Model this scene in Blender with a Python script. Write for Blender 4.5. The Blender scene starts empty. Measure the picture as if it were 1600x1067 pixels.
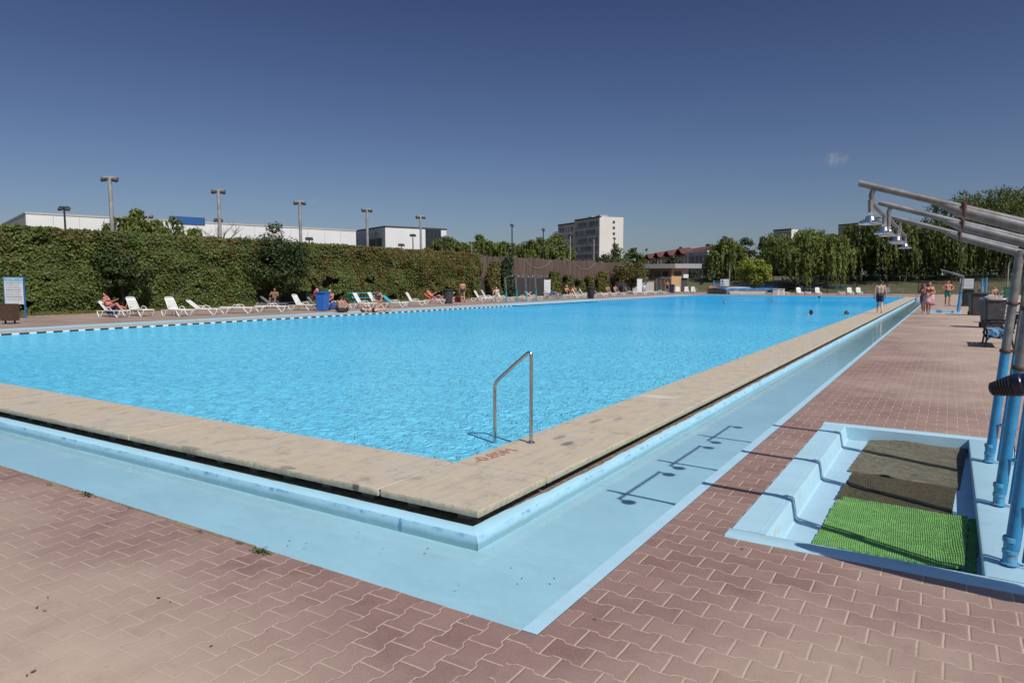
# tunable looks of the sky and the water
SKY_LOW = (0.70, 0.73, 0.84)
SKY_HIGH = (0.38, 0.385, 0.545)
SKY_ZENITH_FILL = (1.1, 1.2, 1.3)  # unseen overhead sky, brightened and blued to fill the shadows
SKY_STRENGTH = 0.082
SUN_POWER = 4.2
WATER_A = (0.028, 0.410, 0.780)
WATER_B = (0.165, 0.675, 0.930)
WAVE_B = 1.2
WAVE_C = 0.4
WATER_GLOSS_BUMP = 0.045
WATER_DIFF_BUMP = 0.048
WATER_FRES = 0.62
import bpy, bmesh, math, random
import numpy as np
from mathutils import Vector, Matrix, Euler, Quaternion
from mathutils import noise as mnoise

random.seed(7)
rng = np.random.default_rng(7)
S = bpy.context.scene
COL = S.collection
PI = math.pi
R = math.radians

# ------------------------------------------------------------------ camera
FPX, CX, CY, HC = 1079.0, 800.0, 533.5, 1.65
PITCH = math.atan2(94.5, FPX)
YAW = math.atan2(684.0, math.hypot(FPX, 94.5))
FW = Vector((-math.sin(YAW), math.cos(YAW), 0))
RT = Vector((math.cos(YAW), math.sin(YAW), 0))
UP = Vector((0, 0, 1))
CF = FW * math.cos(PITCH) - UP * math.sin(PITCH)
CU = UP * math.cos(PITCH) + FW * math.sin(PITCH)
EYE = Vector((0, 0, HC))

def ray(px, py):
    return CF * FPX + RT * (px - CX) - CU * (py - CY)

def at(px, py, z=0.0):
    """measured position on the horizontal plane z"""
    d = ray(px, py)
    return EYE + d * ((z - HC) / d.z)

def far(px, py, d):
    """measured position at forward distance d metres"""
    r = ray(px, py)
    return EYE + r * (d / r.dot(FW))

def on_x(px, py, X):
    r = ray(px, py)
    return EYE + r * (X / r.x)

cam = bpy.data.cameras.new('camera')
camo = bpy.data.objects.new('camera', cam)
COL.objects.link(camo)
camo.location = EYE
camo.rotation_euler = (R(90) - PITCH, 0, YAW)
cam.sensor_width = 36.0
cam.lens = 36.0 * FPX / 1600.0
cam.clip_start = 0.05
cam.clip_end = 6000
S.camera = camo

# ------------------------------------------------------------------ light
SUN = Vector((0.82, -0.35, 1.0)).normalized()
sl = bpy.data.lights.new('sun', 'SUN')
sl.energy = SUN_POWER
sl.angle = R(0.5)
sl.color = (1.0, 0.955, 0.89)
so = bpy.data.objects.new('sun', sl)
COL.objects.link(so)
so.rotation_euler = SUN.to_track_quat('Z', 'Y').to_euler()
so.location = (30, -20, 60)

S.view_settings.view_transform = 'Standard'
S.view_settings.look = 'None'
S.view_settings.exposure = 0
S.view_settings.gamma = 1
S.render.engine = 'CYCLES'
S.cycles.max_bounces = 6
S.cycles.diffuse_bounces = 3
S.cycles.glossy_bounces = 3
S.cycles.transmission_bounces = 4
S.cycles.transparent_max_bounces = 8
S.cycles.caustics_reflective = False
S.cycles.caustics_refractive = False
S.cycles.use_denoising = True

# ------------------------------------------------------------------ node helpers
class NT:
    def __init__(s, tree):
        s.t = tree
    def n(s, typ, **kw):
        nd = s.t.nodes.new(typ)
        for k, v in kw.items():
            setattr(nd, k, v)
        return nd
    def l(s, a, b):
        s.t.links.new(a, b)
    def put(s, sock, v):
        if hasattr(v, 'is_output') or isinstance(v, bpy.types.NodeSocket):
            s.l(v, sock)
        elif isinstance(v, (tuple, list)) and len(v) == 3 and sock.type == 'RGBA':
            sock.default_value = (*v, 1)
        else:
            sock.default_value = v
    def math(s, op, a, b=None, c=None, clamp=False):
        nd = s.n('ShaderNodeMath', operation=op)
        nd.use_clamp = clamp
        s.put(nd.inputs[0], a)
        if b is not None: s.put(nd.inputs[1], b)
        if c is not None: s.put(nd.inputs[2], c)
        return nd.outputs[0]
    def mix(s, f, a, b, blend='MIX'):
        nd = s.n('ShaderNodeMix', data_type='RGBA', blend_type=blend)
        s.put(nd.inputs[0], f)
        s.put(nd.inputs[6], a)
        s.put(nd.inputs[7], b)
        return nd.outputs[2]
    def noise(s, vec, scale, detail=3, rough=0.55, out=0, dist=0.0):
        nd = s.n('ShaderNodeTexNoise')
        nd.inputs['Scale'].default_value = scale
        nd.inputs['Detail'].default_value = detail
        nd.inputs['Roughness'].default_value = rough
        nd.inputs['Distortion'].default_value = dist
        if vec is not None: s.l(vec, nd.inputs['Vector'])
        return nd.outputs[out]
    def rng(s, v, a, b, c=0.0, d=1.0, smooth=False):
        nd = s.n('ShaderNodeMapRange')
        nd.clamp = True
        if smooth: nd.interpolation_type = 'SMOOTHSTEP'
        s.put(nd.inputs[0], v)
        for i, x in enumerate((a, b, c, d)):
            s.put(nd.inputs[i + 1], x)
        return nd.outputs[0]
    def bump(s, h, strength, dist, normal=None):
        nd = s.n('ShaderNodeBump')
        nd.inputs['Strength'].default_value = strength
        nd.inputs['Distance'].default_value = dist
        s.l(h, nd.inputs['Height'])
        if normal is not None: s.l(normal, nd.inputs['Normal'])
        return nd.outputs[0]
    def scale(s, vec, sc):
        nd = s.n('ShaderNodeMapping')
        s.l(vec, nd.inputs[0])
        nd.inputs['Scale'].default_value = sc
        return nd.outputs[0]

def new_mat(name):
    m = bpy.data.materials.new(name)
    m.use_nodes = True
    t = NT(m.node_tree)
    p = m.node_tree.nodes['Principled BSDF']
    return m, t, p

def pos(t):
    return t.n('ShaderNodeNewGeometry').outputs['Position']

def objco(t):
    return t.n('ShaderNodeTexCoord').outputs['Object']

def mat(name, col, rough=0.6, metal=0.0, var=0.15, scale=6.0, bump=0.0, bscale=40.0, dirt=None, dirt_amt=0.0, dscale=3.0, spec=0.5):
    m, t, p = new_mat(name)
    v = pos(t)
    n1 = t.noise(v, scale, 4)
    f = t.rng(n1, 0.3, 0.7, 1 - var, 1 + var)
    c = t.n('ShaderNodeVectorMath', operation='SCALE')
    c.inputs[0].default_value = col
    t.l(f, c.inputs['Scale'])
    out = c.outputs[0]
    if dirt is not None:
        n2 = t.noise(v, dscale, 5, 0.65)
        f2 = t.rng(n2, 0.62 - dirt_amt * 0.4, 0.75, 0, 1)
        out = t.mix(f2, out, dirt)
    t.l(out, p.inputs['Base Color'])
    p.inputs['Roughness'].default_value = rough
    p.inputs['Metallic'].default_value = metal
    p.inputs['Specular IOR Level'].default_value = spec
    if bump:
        t.l(t.bump(t.noise(v, bscale, 4), bump, 0.01), p.inputs['Normal'])
    return m

# ------------------------------------------------------------------ mesh helpers
class MB:
    def __init__(s):
        s.v, s.f, s.mi, s.sm = [], [], [], []
    def add(s, vs, fs, mi=0, smooth=False):
        o = len(s.v)
        s.v += [tuple(x) for x in vs]
        for f in fs:
            s.f.append(tuple(i + o for i in f)); s.mi.append(mi); s.sm.append(smooth)
    def box(s, c, d, rot=None, mi=0, bev=0.0):
        """box centre c, size d, optional bevel"""
        hx, hy, hz = d[0] / 2, d[1] / 2, d[2] / 2
        if bev <= 0:
            vs = [Vector((x * hx, y * hy, z * hz)) for z in (-1, 1) for y in (-1, 1) for x in (-1, 1)]
            fs = [(0, 2, 3, 1), (4, 5, 7, 6), (0, 1, 5, 4), (2, 6, 7, 3), (0, 4, 6, 2), (1, 3, 7, 5)]
        else:
            b = min(bev, hx * .9, hy * .9, hz * .9)
            bm = bmesh.new()
            bmesh.ops.create_cube(bm, size=1)
            for v in bm.verts:
                v.co = Vector((v.co.x * 2 * hx, v.co.y * 2 * hy, v.co.z * 2 * hz))
            bmesh.ops.bevel(bm, geom=bm.edges[:], offset=b, segments=2, affect='EDGES', profile=0.5)
            bm.verts.index_update()
            vs = [v.co.copy() for v in bm.verts]
            fs = [[v.index for v in f.verts] for f in bm.faces]
            bm.free()
        c = Vector(c)
        if rot is not None:
            M = rot if isinstance(rot, Matrix) else Euler(rot).to_matrix()
            vs = [M @ v for v in vs]
        s.add([v + c for v in vs], fs, mi)
    def bar(s, a, b, w, h, mi=0, bev=0.0, up=(0, 0, 1)):
        a, b = Vector(a), Vector(b)
        d = b - a
        L = d.length
        x = d.normalized()
        u = Vector(up)
        if abs(x.dot(u)) > 0.98: u = Vector((1, 0, 0))
        y = u.cross(x).normalized()
        z = x.cross(y)
        M = Matrix((x, y, z)).transposed()
        s.box((a + b) / 2, (L, w, h), M, mi, bev)
    def tube(s, pts, r, n=8, mi=0, cap=True):
        pts = [Vector(p) for p in pts]
        k = len(pts)
        rs = r if isinstance(r, (list, tuple)) else [r] * k
        vs, fs = [], []
        prev = None
        for i, p in enumerate(pts):
            if i == 0: t = pts[1] - p
            elif i == k - 1: t = p - pts[i - 1]
            else: t = (pts[i + 1] - p).normalized() + (p - pts[i - 1]).normalized()
            if t.length < 1e-9: t = Vector((0, 0, 1))
            t.normalize()
            if prev is None:
                u = Vector((0, 0, 1)) if abs(t.z) < 0.9 else Vector((1, 0, 0))
                a = u.cross(t).normalized()
            else:
                a = (prev - t * prev.dot(t)).normalized()
            prev = a
            b = t.cross(a)
            for j in range(n):
                an = 2 * PI * j / n
                vs.append(p + (a * math.cos(an) + b * math.sin(an)) * rs[i])
        for i in range(k - 1):
            for j in range(n):
                j2 = (j + 1) % n
                fs.append((i * n + j, i * n + j2, (i + 1) * n + j2, (i + 1) * n + j))
        s.add(vs, fs, mi, True)
        if cap:
            o = len(vs)
            s.add(vs[:n], [tuple(reversed(range(n)))], mi)
            s.add(vs[-n:], [tuple(range(n))], mi)
    def lathe(s, prof, c=(0, 0, 0), n=16, mi=0, axis=None, cap=True):
        """prof: list of (r, z)"""
        c = Vector(c)
        M = Matrix.Identity(3) if axis is None else Vector(axis).normalized().to_track_quat('Z', 'Y').to_matrix()
        vs, fs = [], []
        for r, z in prof:
            for j in range(n):
                an = 2 * PI * j / n
                vs.append(c + M @ Vector((r * math.cos(an), r * math.sin(an), z)))
        for i in range(len(prof) - 1):
            for j in range(n):
                j2 = (j + 1) % n
                fs.append((i * n + j, i * n + j2, (i + 1) * n + j2, (i + 1) * n + j))
        s.add(vs, fs, mi, True)
        if cap:
            s.add(vs[:n], [tuple(reversed(range(n)))], mi)
            s.add(vs[-n:], [tuple(range(n))], mi)
    def prism(s, poly, z0, z1, M=None, mi=0):
        """poly: list of (x,y) counter-clockwise, extruded z0..z1"""
        n = len(poly)
        vs = [Vector((x, y, z0)) for x, y in poly] + [Vector((x, y, z1)) for x, y in poly]
        fs = [tuple(reversed(range(n))), tuple(range(n, 2 * n))]
        fs += [(i, (i + 1) % n, n + (i + 1) % n, n + i) for i in range(n)]
        if M is not None: vs = [M @ v for v in vs]
        s.add(vs, fs, mi)
    def rect(s, x0, y0, x1, y1, z, mi=0):
        s.add([(x0, y0, z), (x1, y0, z), (x1, y1, z), (x0, y1, z)], [(0, 1, 2, 3)], mi)
    def grid(s, P, mi=0, smooth=True, flip=False):
        """P[i][j] points"""
        ni, nj = len(P), len(P[0])
        vs = [p for row in P for p in row]
        fs = []
        for i in range(ni - 1):
            for j in range(nj - 1):
                q = (i * nj + j, (i + 1) * nj + j, (i + 1) * nj + j + 1, i * nj + j + 1)
                fs.append(tuple(reversed(q)) if flip else q)
        s.add(vs, fs, mi, smooth)
    def mesh(s, name):
        me = bpy.data.meshes.new(name)
        me.from_pydata(s.v, [], s.f)
        me.polygons.foreach_set('material_index', s.mi)
        me.polygons.foreach_set('use_smooth', s.sm)
        me.update()
        if any(s.sm): me.set_sharp_from_angle(angle=R(38))
        return me
    def build(s, name, mats, parent=None, loc=None, rz=None):
        o = bpy.data.objects.new(name, s.mesh(name))
        for m in (mats if isinstance(mats, (list, tuple)) else [mats]):
            o.data.materials.append(m)
        COL.objects.link(o)
        if parent is not None: o.parent = parent
        if loc is not None: o.location = loc
        if rz is not None: o.rotation_euler = (0, 0, rz)
        return o

def tag(o, label=None, cat=None, group=None, kind=None):
    if label: o['label'] = label
    if cat: o['category'] = cat
    if group: o['group'] = group
    if kind: o['kind'] = kind
    return o

def thing(name, label, cat, loc=(0, 0, 0), rz=0.0, group=None):
    o = bpy.data.objects.new(name, None)
    COL.objects.link(o)
    o.empty_display_size = 0.2
    o.location = loc
    o.rotation_euler = (0, 0, rz)
    return tag(o, label, cat, group)

KIDS = {}
def kids(o):
    return [c for c in bpy.data.objects if c.parent == o]

def copy_tree(o, parent=None, table=None):
    if table is None:
        table = {}
        for c in bpy.data.objects:
            if c.parent is not None: table.setdefault(c.parent.name, []).append(c)
    c = o.copy()
    COL.objects.link(c)
    if parent is not None: c.parent = parent
    for ch in table.get(o.name, []):
        copy_tree(ch, c, table)
    return c

def structure(name, mb, m):
    return tag(mb.build(name, m), kind='structure')

# fast leaf cards -----------------------------------------------------
def leaf_mesh(name, C, N, L, W, m, U=None, droop=0.0, tone=None):
    """C centres (n,3), N normals, L length, W width arrays, U optional long axes"""
    n = len(C)
    N = N / np.maximum(np.linalg.norm(N, axis=1, keepdims=True), 1e-6)
    if U is None:
        U = rng.normal(size=(n, 3))
    U = U - N * np.sum(U * N, axis=1, keepdims=True)
    U = U / np.maximum(np.linalg.norm(U, axis=1, keepdims=True), 1e-6)
    V = np.cross(N, U)
    L = np.broadcast_to(np.asarray(L, float), (n,))[:, None]
    W = np.broadcast_to(np.asarray(W, float), (n,))[:, None]
    P = np.stack([C - U * L / 2, C + V * W / 2 - N * W * .12 - U * L * .05, C + U * L / 2 - N * L * droop, C - V * W / 2 - N * W * .12 - U * L * .05], axis=1)
    me = bpy.data.meshes.new(name)
    me.vertices.add(4 * n)
    me.vertices.foreach_set('co', P.reshape(-1))
    me.loops.add(4 * n)
    me.loops.foreach_set('vertex_index', np.arange(4 * n, dtype=np.int32))
    me.polygons.add(n)
    me.polygons.foreach_set('loop_start', np.arange(0, 4 * n, 4, dtype=np.int32))
    me.polygons.foreach_set('loop_total', np.full(n, 4, dtype=np.int32))
    a = me.attributes.new('tone', 'FLOAT', 'FACE')
    a.data.foreach_set('value', (rng.random(n) if tone is None else np.asarray(tone)).astype(np.float32))
    me.update()
    me.materials.append(m)
    return me

def leaf_obj(name, me, parent):
    o = bpy.data.objects.new(name, me)
    COL.objects.link(o)
    if parent is not None: o.parent = parent
    return o

def leaf_mat(name, dark, light, rust=None, trans=0.25):
    m, t, p = new_mat(name)
    a = t.n('ShaderNodeAttribute', attribute_name='tone').outputs['Fac']
    v = pos(t)
    n1 = t.noise(v, 0.55, 3)
    f = t.math('ADD', t.math('MULTIPLY', a, 0.6), t.math('MULTIPLY', t.rng(n1, .3, .7), 0.4))
    c = t.mix(f, dark, light)
    if rust is not None:
        z = t.n('ShaderNodeSeparateXYZ')
        t.l(v, z.inputs[0])
        hz = t.rng(z.outputs[2], 1.4, 4.6, -.05, .40)
        hy = t.rng(z.outputs[1], 20, 46, -.12, .36)
        n2 = t.rng(t.noise(v, .9, 4), .38, .62, -.35, .35)
        g = t.math('ADD', t.math('ADD', hz, hy), n2)
        g = t.math('MULTIPLY', t.math('MAXIMUM', g, 0.0), t.rng(a, 0.1, .9, .3, 1.2), clamp=True)
        c = t.mix(g, c, rust)
    t.l(c, p.inputs['Base Color'])
    p.inputs['Roughness'].default_value = 0.55
    p.inputs['Specular IOR Level'].default_value = 0.3
    tr = t.n('ShaderNodeBsdfTranslucent')
    t.l(c, tr.inputs['Color'])
    mx = t.n('ShaderNodeMixShader')
    mx.inputs[0].default_value = trans
    t.l(p.outputs[0], mx.inputs[1])
    t.l(tr.outputs[0], mx.inputs[2])
    t.l(mx.outputs[0], m.node_tree.nodes['Material Output'].inputs['Surface'])
    return m

# ------------------------------------------------------------------ sky
w = bpy.data.worlds.new('World')
S.world = w
w.use_nodes = True
t = NT(w.node_tree)
bg = w.node_tree.nodes['Background']
sky = t.n('ShaderNodeTexSky')
sky.sky_type = 'NISHITA'
sky.sun_disc = False
sky.sun_elevation = math.asin(SUN.z)
sky.sun_rotation = math.atan2(SUN.x, SUN.y)
sky.altitude = 300
sky.air_density = 1.0
sky.dust_density = 1.2
sky.ozone_density = 3.0
dirv = t.n('ShaderNodeTexCoord').outputs['Generated']
# two faint wisps of cloud high above the trees
skyc = sky.outputs[0]
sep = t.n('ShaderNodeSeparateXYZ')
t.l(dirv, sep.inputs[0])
skyc = t.mix(t.rng(sep.outputs[2], 0.0, 0.40, 0, 1), t.mix(1.0, skyc, SKY_LOW, 'MULTIPLY'), t.mix(t.rng(sep.outputs[2], 0.42, 0.80, 0, 1), t.mix(1.0, skyc, SKY_HIGH, 'MULTIPLY'), t.mix(1.0, skyc, SKY_ZENITH_FILL, 'MULTIPLY')))
for (px, py, rad, amt) in ((1306, 249, 0.019, .8), (491, 314, 0.009, .3)):
    d = ray(px, py).normalized()
    vm = t.n('ShaderNodeVectorMath', operation='SUBTRACT')
    t.l(dirv, vm.inputs[0]); vm.inputs[1].default_value = d
    st = t.n('ShaderNodeMapping'); t.l(vm.outputs[0], st.inputs[0])
    st.inputs['Rotation'].default_value = (0, 0, -YAW)
    st2 = t.scale(st.outputs[0], (1, 1, 1.7))
    ln = t.n('ShaderNodeVectorMath', operation='LENGTH'); t.l(st2, ln.inputs[0])
    fall = t.rng(ln.outputs['Value'], 0, rad, 1, 0, True)
    nn = t.rng(t.noise(dirv, 90, 4, .6), .38, .68)
    skyc = t.mix(t.math('MULTIPLY', t.math('MULTIPLY', fall, nn), amt), skyc, (4.4, 4.4, 4.9))
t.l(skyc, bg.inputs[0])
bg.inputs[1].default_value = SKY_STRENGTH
# ------------------------------------------------------------------ setting materials
def paver_mat():
    m, t, p = new_mat('paving_blocks')
    P = pos(t)
    sp = t.n('ShaderNodeSeparateXYZ'); t.l(P, sp.inputs[0])
    x, y = sp.outputs[0], sp.outputs[1]
    wob = t.noise(P, 3.0, 2)
    wob2 = t.noise(P, 2.3, 2)
    L, W = 0.2025, 0.1445
    def pattern(u, v, cu, cv):
        u = t.math('ADD', u, cu); v = t.math('ADD', v, cv)
        u = t.math('ADD', u, t.math('MULTIPLY', t.math('SUBTRACT', wob, .5), 0.016))
        v = t.math('ADD', v, t.math('MULTIPLY', t.math('SUBTRACT', wob2, .5), 0.016))
        tri = t.math('ABSOLUTE', t.math('SUBTRACT', t.math('FRACT', t.math('DIVIDE', u, L)), .5))   # 0..0.5
        # the long sides run straight, with a short kink in and out: narrow waist, wide ends
        wv = t.rng(tri, 0.205, 0.295, -0.0098, 0.0098)
        row = t.math('DIVIDE', v, W)
        kb = t.math('ROUND', row)
        sg = t.math('SUBTRACT', t.math('MULTIPLY', t.math('FLOORED_MODULO', kb, 2.0), 2.0), 1.0)
        off = t.math('SUBTRACT', v, t.math('ADD', t.math('MULTIPLY', kb, W), t.math('MULTIPLY', sg, wv)))
        dv = t.math('ABSOLUTE', off)
        ri = t.math('SUBTRACT', kb, t.math('LESS_THAN', off, 0.0))
        col = t.math('ADD', t.math('DIVIDE', u, L), t.math('MULTIPLY', ri, 0.5))
        cf = t.math('FRACT', col)
        ci = t.math('FLOOR', col)
        du = t.math('MULTIPLY', t.math('MINIMUM', cf, t.math('SUBTRACT', 1.0, cf)), L)
        d = t.math('MINIMUM', t.math('MULTIPLY', du, .82), dv)
        cid = t.n('ShaderNodeCombineXYZ'); t.l(ri, cid.inputs[0]); t.l(ci, cid.inputs[1])
        wn = t.n('ShaderNodeTexWhiteNoise', noise_dimensions='2D'); t.l(cid.outputs[0], wn.inputs['Vector'])
        return d, wn.outputs['Value']
    dA, rA = pattern(y, x, -2.582, 2.231)      # left of the corner the rows run along the pool
    dB, rB = pattern(x, y, 0.553, -3.570)      # right of it they run across
    isR = t.math('GREATER_THAN', x, -1.55)
    d = t.math('ADD', t.math('MULTIPLY', dB, isR), t.math('MULTIPLY', dA, t.math('SUBTRACT', 1.0, isR)))
    rv = t.math('ADD', t.math('MULTIPLY', rB, isR), t.math('MULTIPLY', rA, t.math('SUBTRACT', 1.0, isR)))
    # drifted sand in the joints, heavier to the left and away from the pool
    n_big = t.noise(P, 0.55, 4, 0.6)
    n_mid = t.noise(P, 2.6, 4, 0.6)
    n_fine = t.noise(P, 70, 4, 0.7)
    edge = t.math('ADD', d, t.math('MULTIPLY', t.math('SUBTRACT', t.noise(P, 28, 3), .5), 0.006))
    joint = t.rng(edge, 0.0022, 0.0052, 1, 0, True)
    joint = t.math('MULTIPLY', joint, t.rng(n_mid, .34, .5, .35, 1))
    front = t.rng(t.math('ADD', y, t.math('MULTIPLY', t.math('SUBTRACT', n_mid, .5), 1.1)), 1.55, 2.6, 1.0, 0.0)                    # the trodden, sandy strip in front of the pool
    leftw = t.rng(x, -2.9, -1.3, 1.0, 0.45)
    rightw = t.math('MAXIMUM', t.rng(x, -1.2, 1.0, 0.05, 0.6), t.math('MULTIPLY', t.rng(y, 2.6, 4.1, .95, 0.05), t.rng(x, -1.5, -.6, 0, 1)))
    dust = t.math('ADD', t.math('MULTIPLY', front, leftw), t.math('ADD', rightw, t.rng(n_big, .35, .7, -.35, .35)))
    dust = t.math('ADD', dust, t.rng(y, 8, 26, 0.0, .5))
    dust = t.math('MULTIPLY', dust, 0.85, clamp=True)
    red = t.mix(t.math('ADD', t.math('MULTIPLY', rv, .55), t.math('MULTIPLY', t.rng(t.noise(P, 7, 5, .7), .3, .7), .45)), (0.185, 0.104, 0.092), (0.310, 0.200, 0.174))
    red = t.mix(t.rng(n_fine, .40, .70, 0, .5), red, (0.33, 0.225, 0.19))
    red = t.mix(t.rng(t.noise(P, 190, 2, .6), .50, .72, 0, .45), red, (0.13, 0.075, 0.065))
    sand = t.mix(t.rng(n_mid, .35, .65), (0.415, 0.318, 0.246), (0.495, 0.388, 0.300))
    body = t.mix(dust, red, sand)
    body = t.mix(t.rng(t.noise(P, 9, 5, .7), .55, .75, 0, .35), body, (0.235, 0.15, 0.125))
    jc = t.mix(t.rng(n_fine, .35, .65), (0.43, 0.32, 0.245), (0.53, 0.41, 0.32))
    c = t.mix(joint, body, t.mix(t.math('MULTIPLY', dust, .25), jc, (0.36, 0.27, 0.2)))
    # dark drips and dirt spots
    sv = t.n('ShaderNodeTexVoronoi'); sv.inputs['Scale'].default_value = 1.9; t.l(P, sv.inputs['Vector'])
    spot = t.math('MULTIPLY', t.rng(sv.outputs['Distance'], .03, .055, 1, 0), t.rng(n_big, .5, .55))
    c = t.mix(t.math('MULTIPLY', spot, .6), c, (0.11, 0.07, 0.055))
    t.l(c, p.inputs['Base Color'])
    p.inputs['Roughness'].default_value = 0.85
    p.inputs['Specular IOR Level'].default_value = 0.25
    h = t.math('ADD', t.math('MULTIPLY', t.rng(d, 0.001, 0.008, 0, 1, True), t.math('SUBTRACT', 1.15, dust)), t.math('MULTIPLY', n_fine, .35))
    t.l(t.bump(h, 0.55, 0.006), p.inputs['Normal'])
    return m

def blue_paint(name, col, worn=(0.45, 0.40, 0.34), wear=0.0, low=None):
    m, t, p = new_mat(name)
    P = pos(t)
    n1 = t.noise(P, 1.3, 4, .6)
    n2 = t.noise(P, 9, 5, .65)
    c = t.mix(t.rng(n1, .3, .7), tuple(v * .93 for v in col), tuple(min(1, v * 1.05) for v in col))
    c = t.mix(t.rng(n2, .45, .8, 0, .3), c, tuple(v * .88 + .03 for v in col))
    if low is not None:                         # tide mark of grime near the bottom of the kerb
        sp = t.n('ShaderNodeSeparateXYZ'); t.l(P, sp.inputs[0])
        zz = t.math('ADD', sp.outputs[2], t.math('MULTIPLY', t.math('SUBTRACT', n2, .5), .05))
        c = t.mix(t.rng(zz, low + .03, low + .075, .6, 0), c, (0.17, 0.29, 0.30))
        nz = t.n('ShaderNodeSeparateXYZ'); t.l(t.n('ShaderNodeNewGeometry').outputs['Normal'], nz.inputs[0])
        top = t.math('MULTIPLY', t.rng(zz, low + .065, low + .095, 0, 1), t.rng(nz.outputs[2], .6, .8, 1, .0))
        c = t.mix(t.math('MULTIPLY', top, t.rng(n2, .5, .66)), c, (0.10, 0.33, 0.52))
    if low is not None:                         # old spill down the front of the kerb
        v = t.n('ShaderNodeVectorMath', operation='SUBTRACT'); t.l(P, v.inputs[0]); v.inputs[1].default_value = (-3.45, 3.87, -.205)
        v2 = t.scale(v.outputs[0], (1 / .022, 1 / .05, 1 / .06))
        ln = t.n('ShaderNodeVectorMath', operation='LENGTH'); t.l(v2, ln.inputs[0])
        e = t.math('ADD', ln.outputs['Value'], t.math('MULTIPLY', t.math('SUBTRACT', t.noise(P, 30, 4, .7), .5), 1.2))
        c = t.mix(t.rng(e, .7, 1.1, .85, 0), c, (0.05, 0.24, 0.42))
    # small chips
    sv = t.n('ShaderNodeTexVoronoi'); sv.inputs['Scale'].default_value = 2.3; t.l(P, sv.inputs['Vector'])
    chip = t.math('MULTIPLY', t.rng(t.math('ADD', sv.outputs['Distance'], t.math('MULTIPLY', t.math('SUBTRACT', t.noise(P, 55, 3, .7), .5), .035)), .018, .024, 1, 0), t.rng(n1, .46, .48))
    st = t.noise(t.scale(P, (1.0, 3.0, 1)), 2.6, 6, .72)
    c = t.mix(t.rng(st, .50, .70, 0, .42), c, tuple(v * .74 + .02 for v in col))
    c = t.mix(t.rng(st, .36, .28, 0, .35), c, tuple(min(1, v * 1.12 + .03) for v in col))
    c = t.mix(chip, c, (0.12, 0.16, 0.17))
    if wear:
        n3 = t.noise(P, 5, 6, .75)
        c = t.mix(t.rng(n3, .7 - wear * .2, .74 - wear * .2, 0, .8), c, worn)
    t.l(c, p.inputs['Base Color'])
    p.inputs['Roughness'].default_value = 0.5
    p.inputs['Specular IOR Level'].default_value = 0.35
    t.l(t.bump(t.math('ADD', n2, t.math('MULTIPLY', t.noise(P, 60, 3), .4)), .18, .01), p.inputs['Normal'])
    return m

def coping_mat():
    m, t, p = new_mat('coping_concrete')
    P = pos(t)
    n1 = t.noise(P, .9, 5, .6)
    st = t.scale(P, (5, 1.2, 1))
    n2 = t.noise(st, 2.2, 5, .65)
    n3 = t.noise(P, 45, 4, .7)
    c = t.mix(t.rng(n1, .35, .65), (0.525, 0.462, 0.372), (0.545, 0.450, 0.312))
    c = t.mix(t.rng(n2, .45, .72, 0, .7), c, (0.375, 0.315, 0.26))
    c = t.mix(t.rng(n2, .50, .30, 0, .3), c, (0.50, 0.395, 0.26))
    c = t.mix(t.rng(t.noise(P, 3.3, 6, .75), .53, .72, 0, .72), c, (0.22, 0.185, 0.155))
    c = t.mix(t.rng(n3, .3, .7, .25, 0), c, (0.27, 0.225, 0.175))
    # the side face is mossy and dark in the pits
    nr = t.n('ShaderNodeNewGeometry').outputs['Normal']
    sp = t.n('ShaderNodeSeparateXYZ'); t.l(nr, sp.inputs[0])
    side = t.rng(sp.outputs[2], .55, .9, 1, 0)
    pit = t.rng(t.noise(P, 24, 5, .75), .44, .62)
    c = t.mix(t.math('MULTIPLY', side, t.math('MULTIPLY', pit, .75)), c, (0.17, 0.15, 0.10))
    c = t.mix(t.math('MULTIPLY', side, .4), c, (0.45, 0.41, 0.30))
    # white scuff beside the water and a few damp footprints
    for cx, cy, rx, ry, col, amt in ((-3.45, 9.4, .34, .16, (0.62, 0.58, 0.52), .6), (-4.02, 3.965, .055, .022, (0.07, 0.06, 0.05), .85), (-4.9, 4.02, .12, .05, (0.13, 0.11, 0.09), .6), (-6.3, 4.0, .2, .04, (0.12, 0.10, 0.085), .6), (-3.22, 6.15, .055, .13, (0.13, 0.105, 0.09), .75), (-3.42, 6.36, .05, .16, (0.13, 0.105, 0.09), .55), (-3.47, 7.35, .05, .2, (0.14, 0.11, 0.09), .5), (-3.3, 7.6, .05, .12, (0.14, 0.11, 0.09), .4)):
        v = t.n('ShaderNodeVectorMath', operation='SUBTRACT'); t.l(P, v.inputs[0]); v.inputs[1].default_value = (cx, cy, 0)
        v2 = t.scale(v.outputs[0], (1 / rx, 1 / ry, 1))
        ln = t.n('ShaderNodeVectorMath', operation='LENGTH'); t.l(v2, ln.inputs[0])
        e = t.math('ADD', ln.outputs['Value'], t.math('MULTIPLY', t.math('SUBTRACT', t.noise(P, 16, 4, .7), .5), 1.3))
        c = t.mix(t.math('MULTIPLY', t.rng(e, .6, 1.0, 1, 0), amt), c, col)
    t.l(c, p.inputs['Base Color'])
    p.inputs['Roughness'].default_value = .8
    p.inputs['Specular IOR Level'].default_value = .3
    t.l(t.bump(t.math('ADD', n3, t.math('MULTIPLY', t.noise(P, 14, 5, .7), 1.2)), .35, .008), p.inputs['Normal'])
    return m

def wave_height(t, P, chop=1.0):
    a = t.noise(t.scale(P, (1.0, 1.25, 1)), 1.1, 2, .5, dist=.6)
    b = t.noise(t.scale(P, (1.2, 1.0, 1)), 5.4, 3, .6, dist=1.2)
    c = t.noise(P, 11, 3, .6, dist=.8)
    return a, b, c

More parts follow.
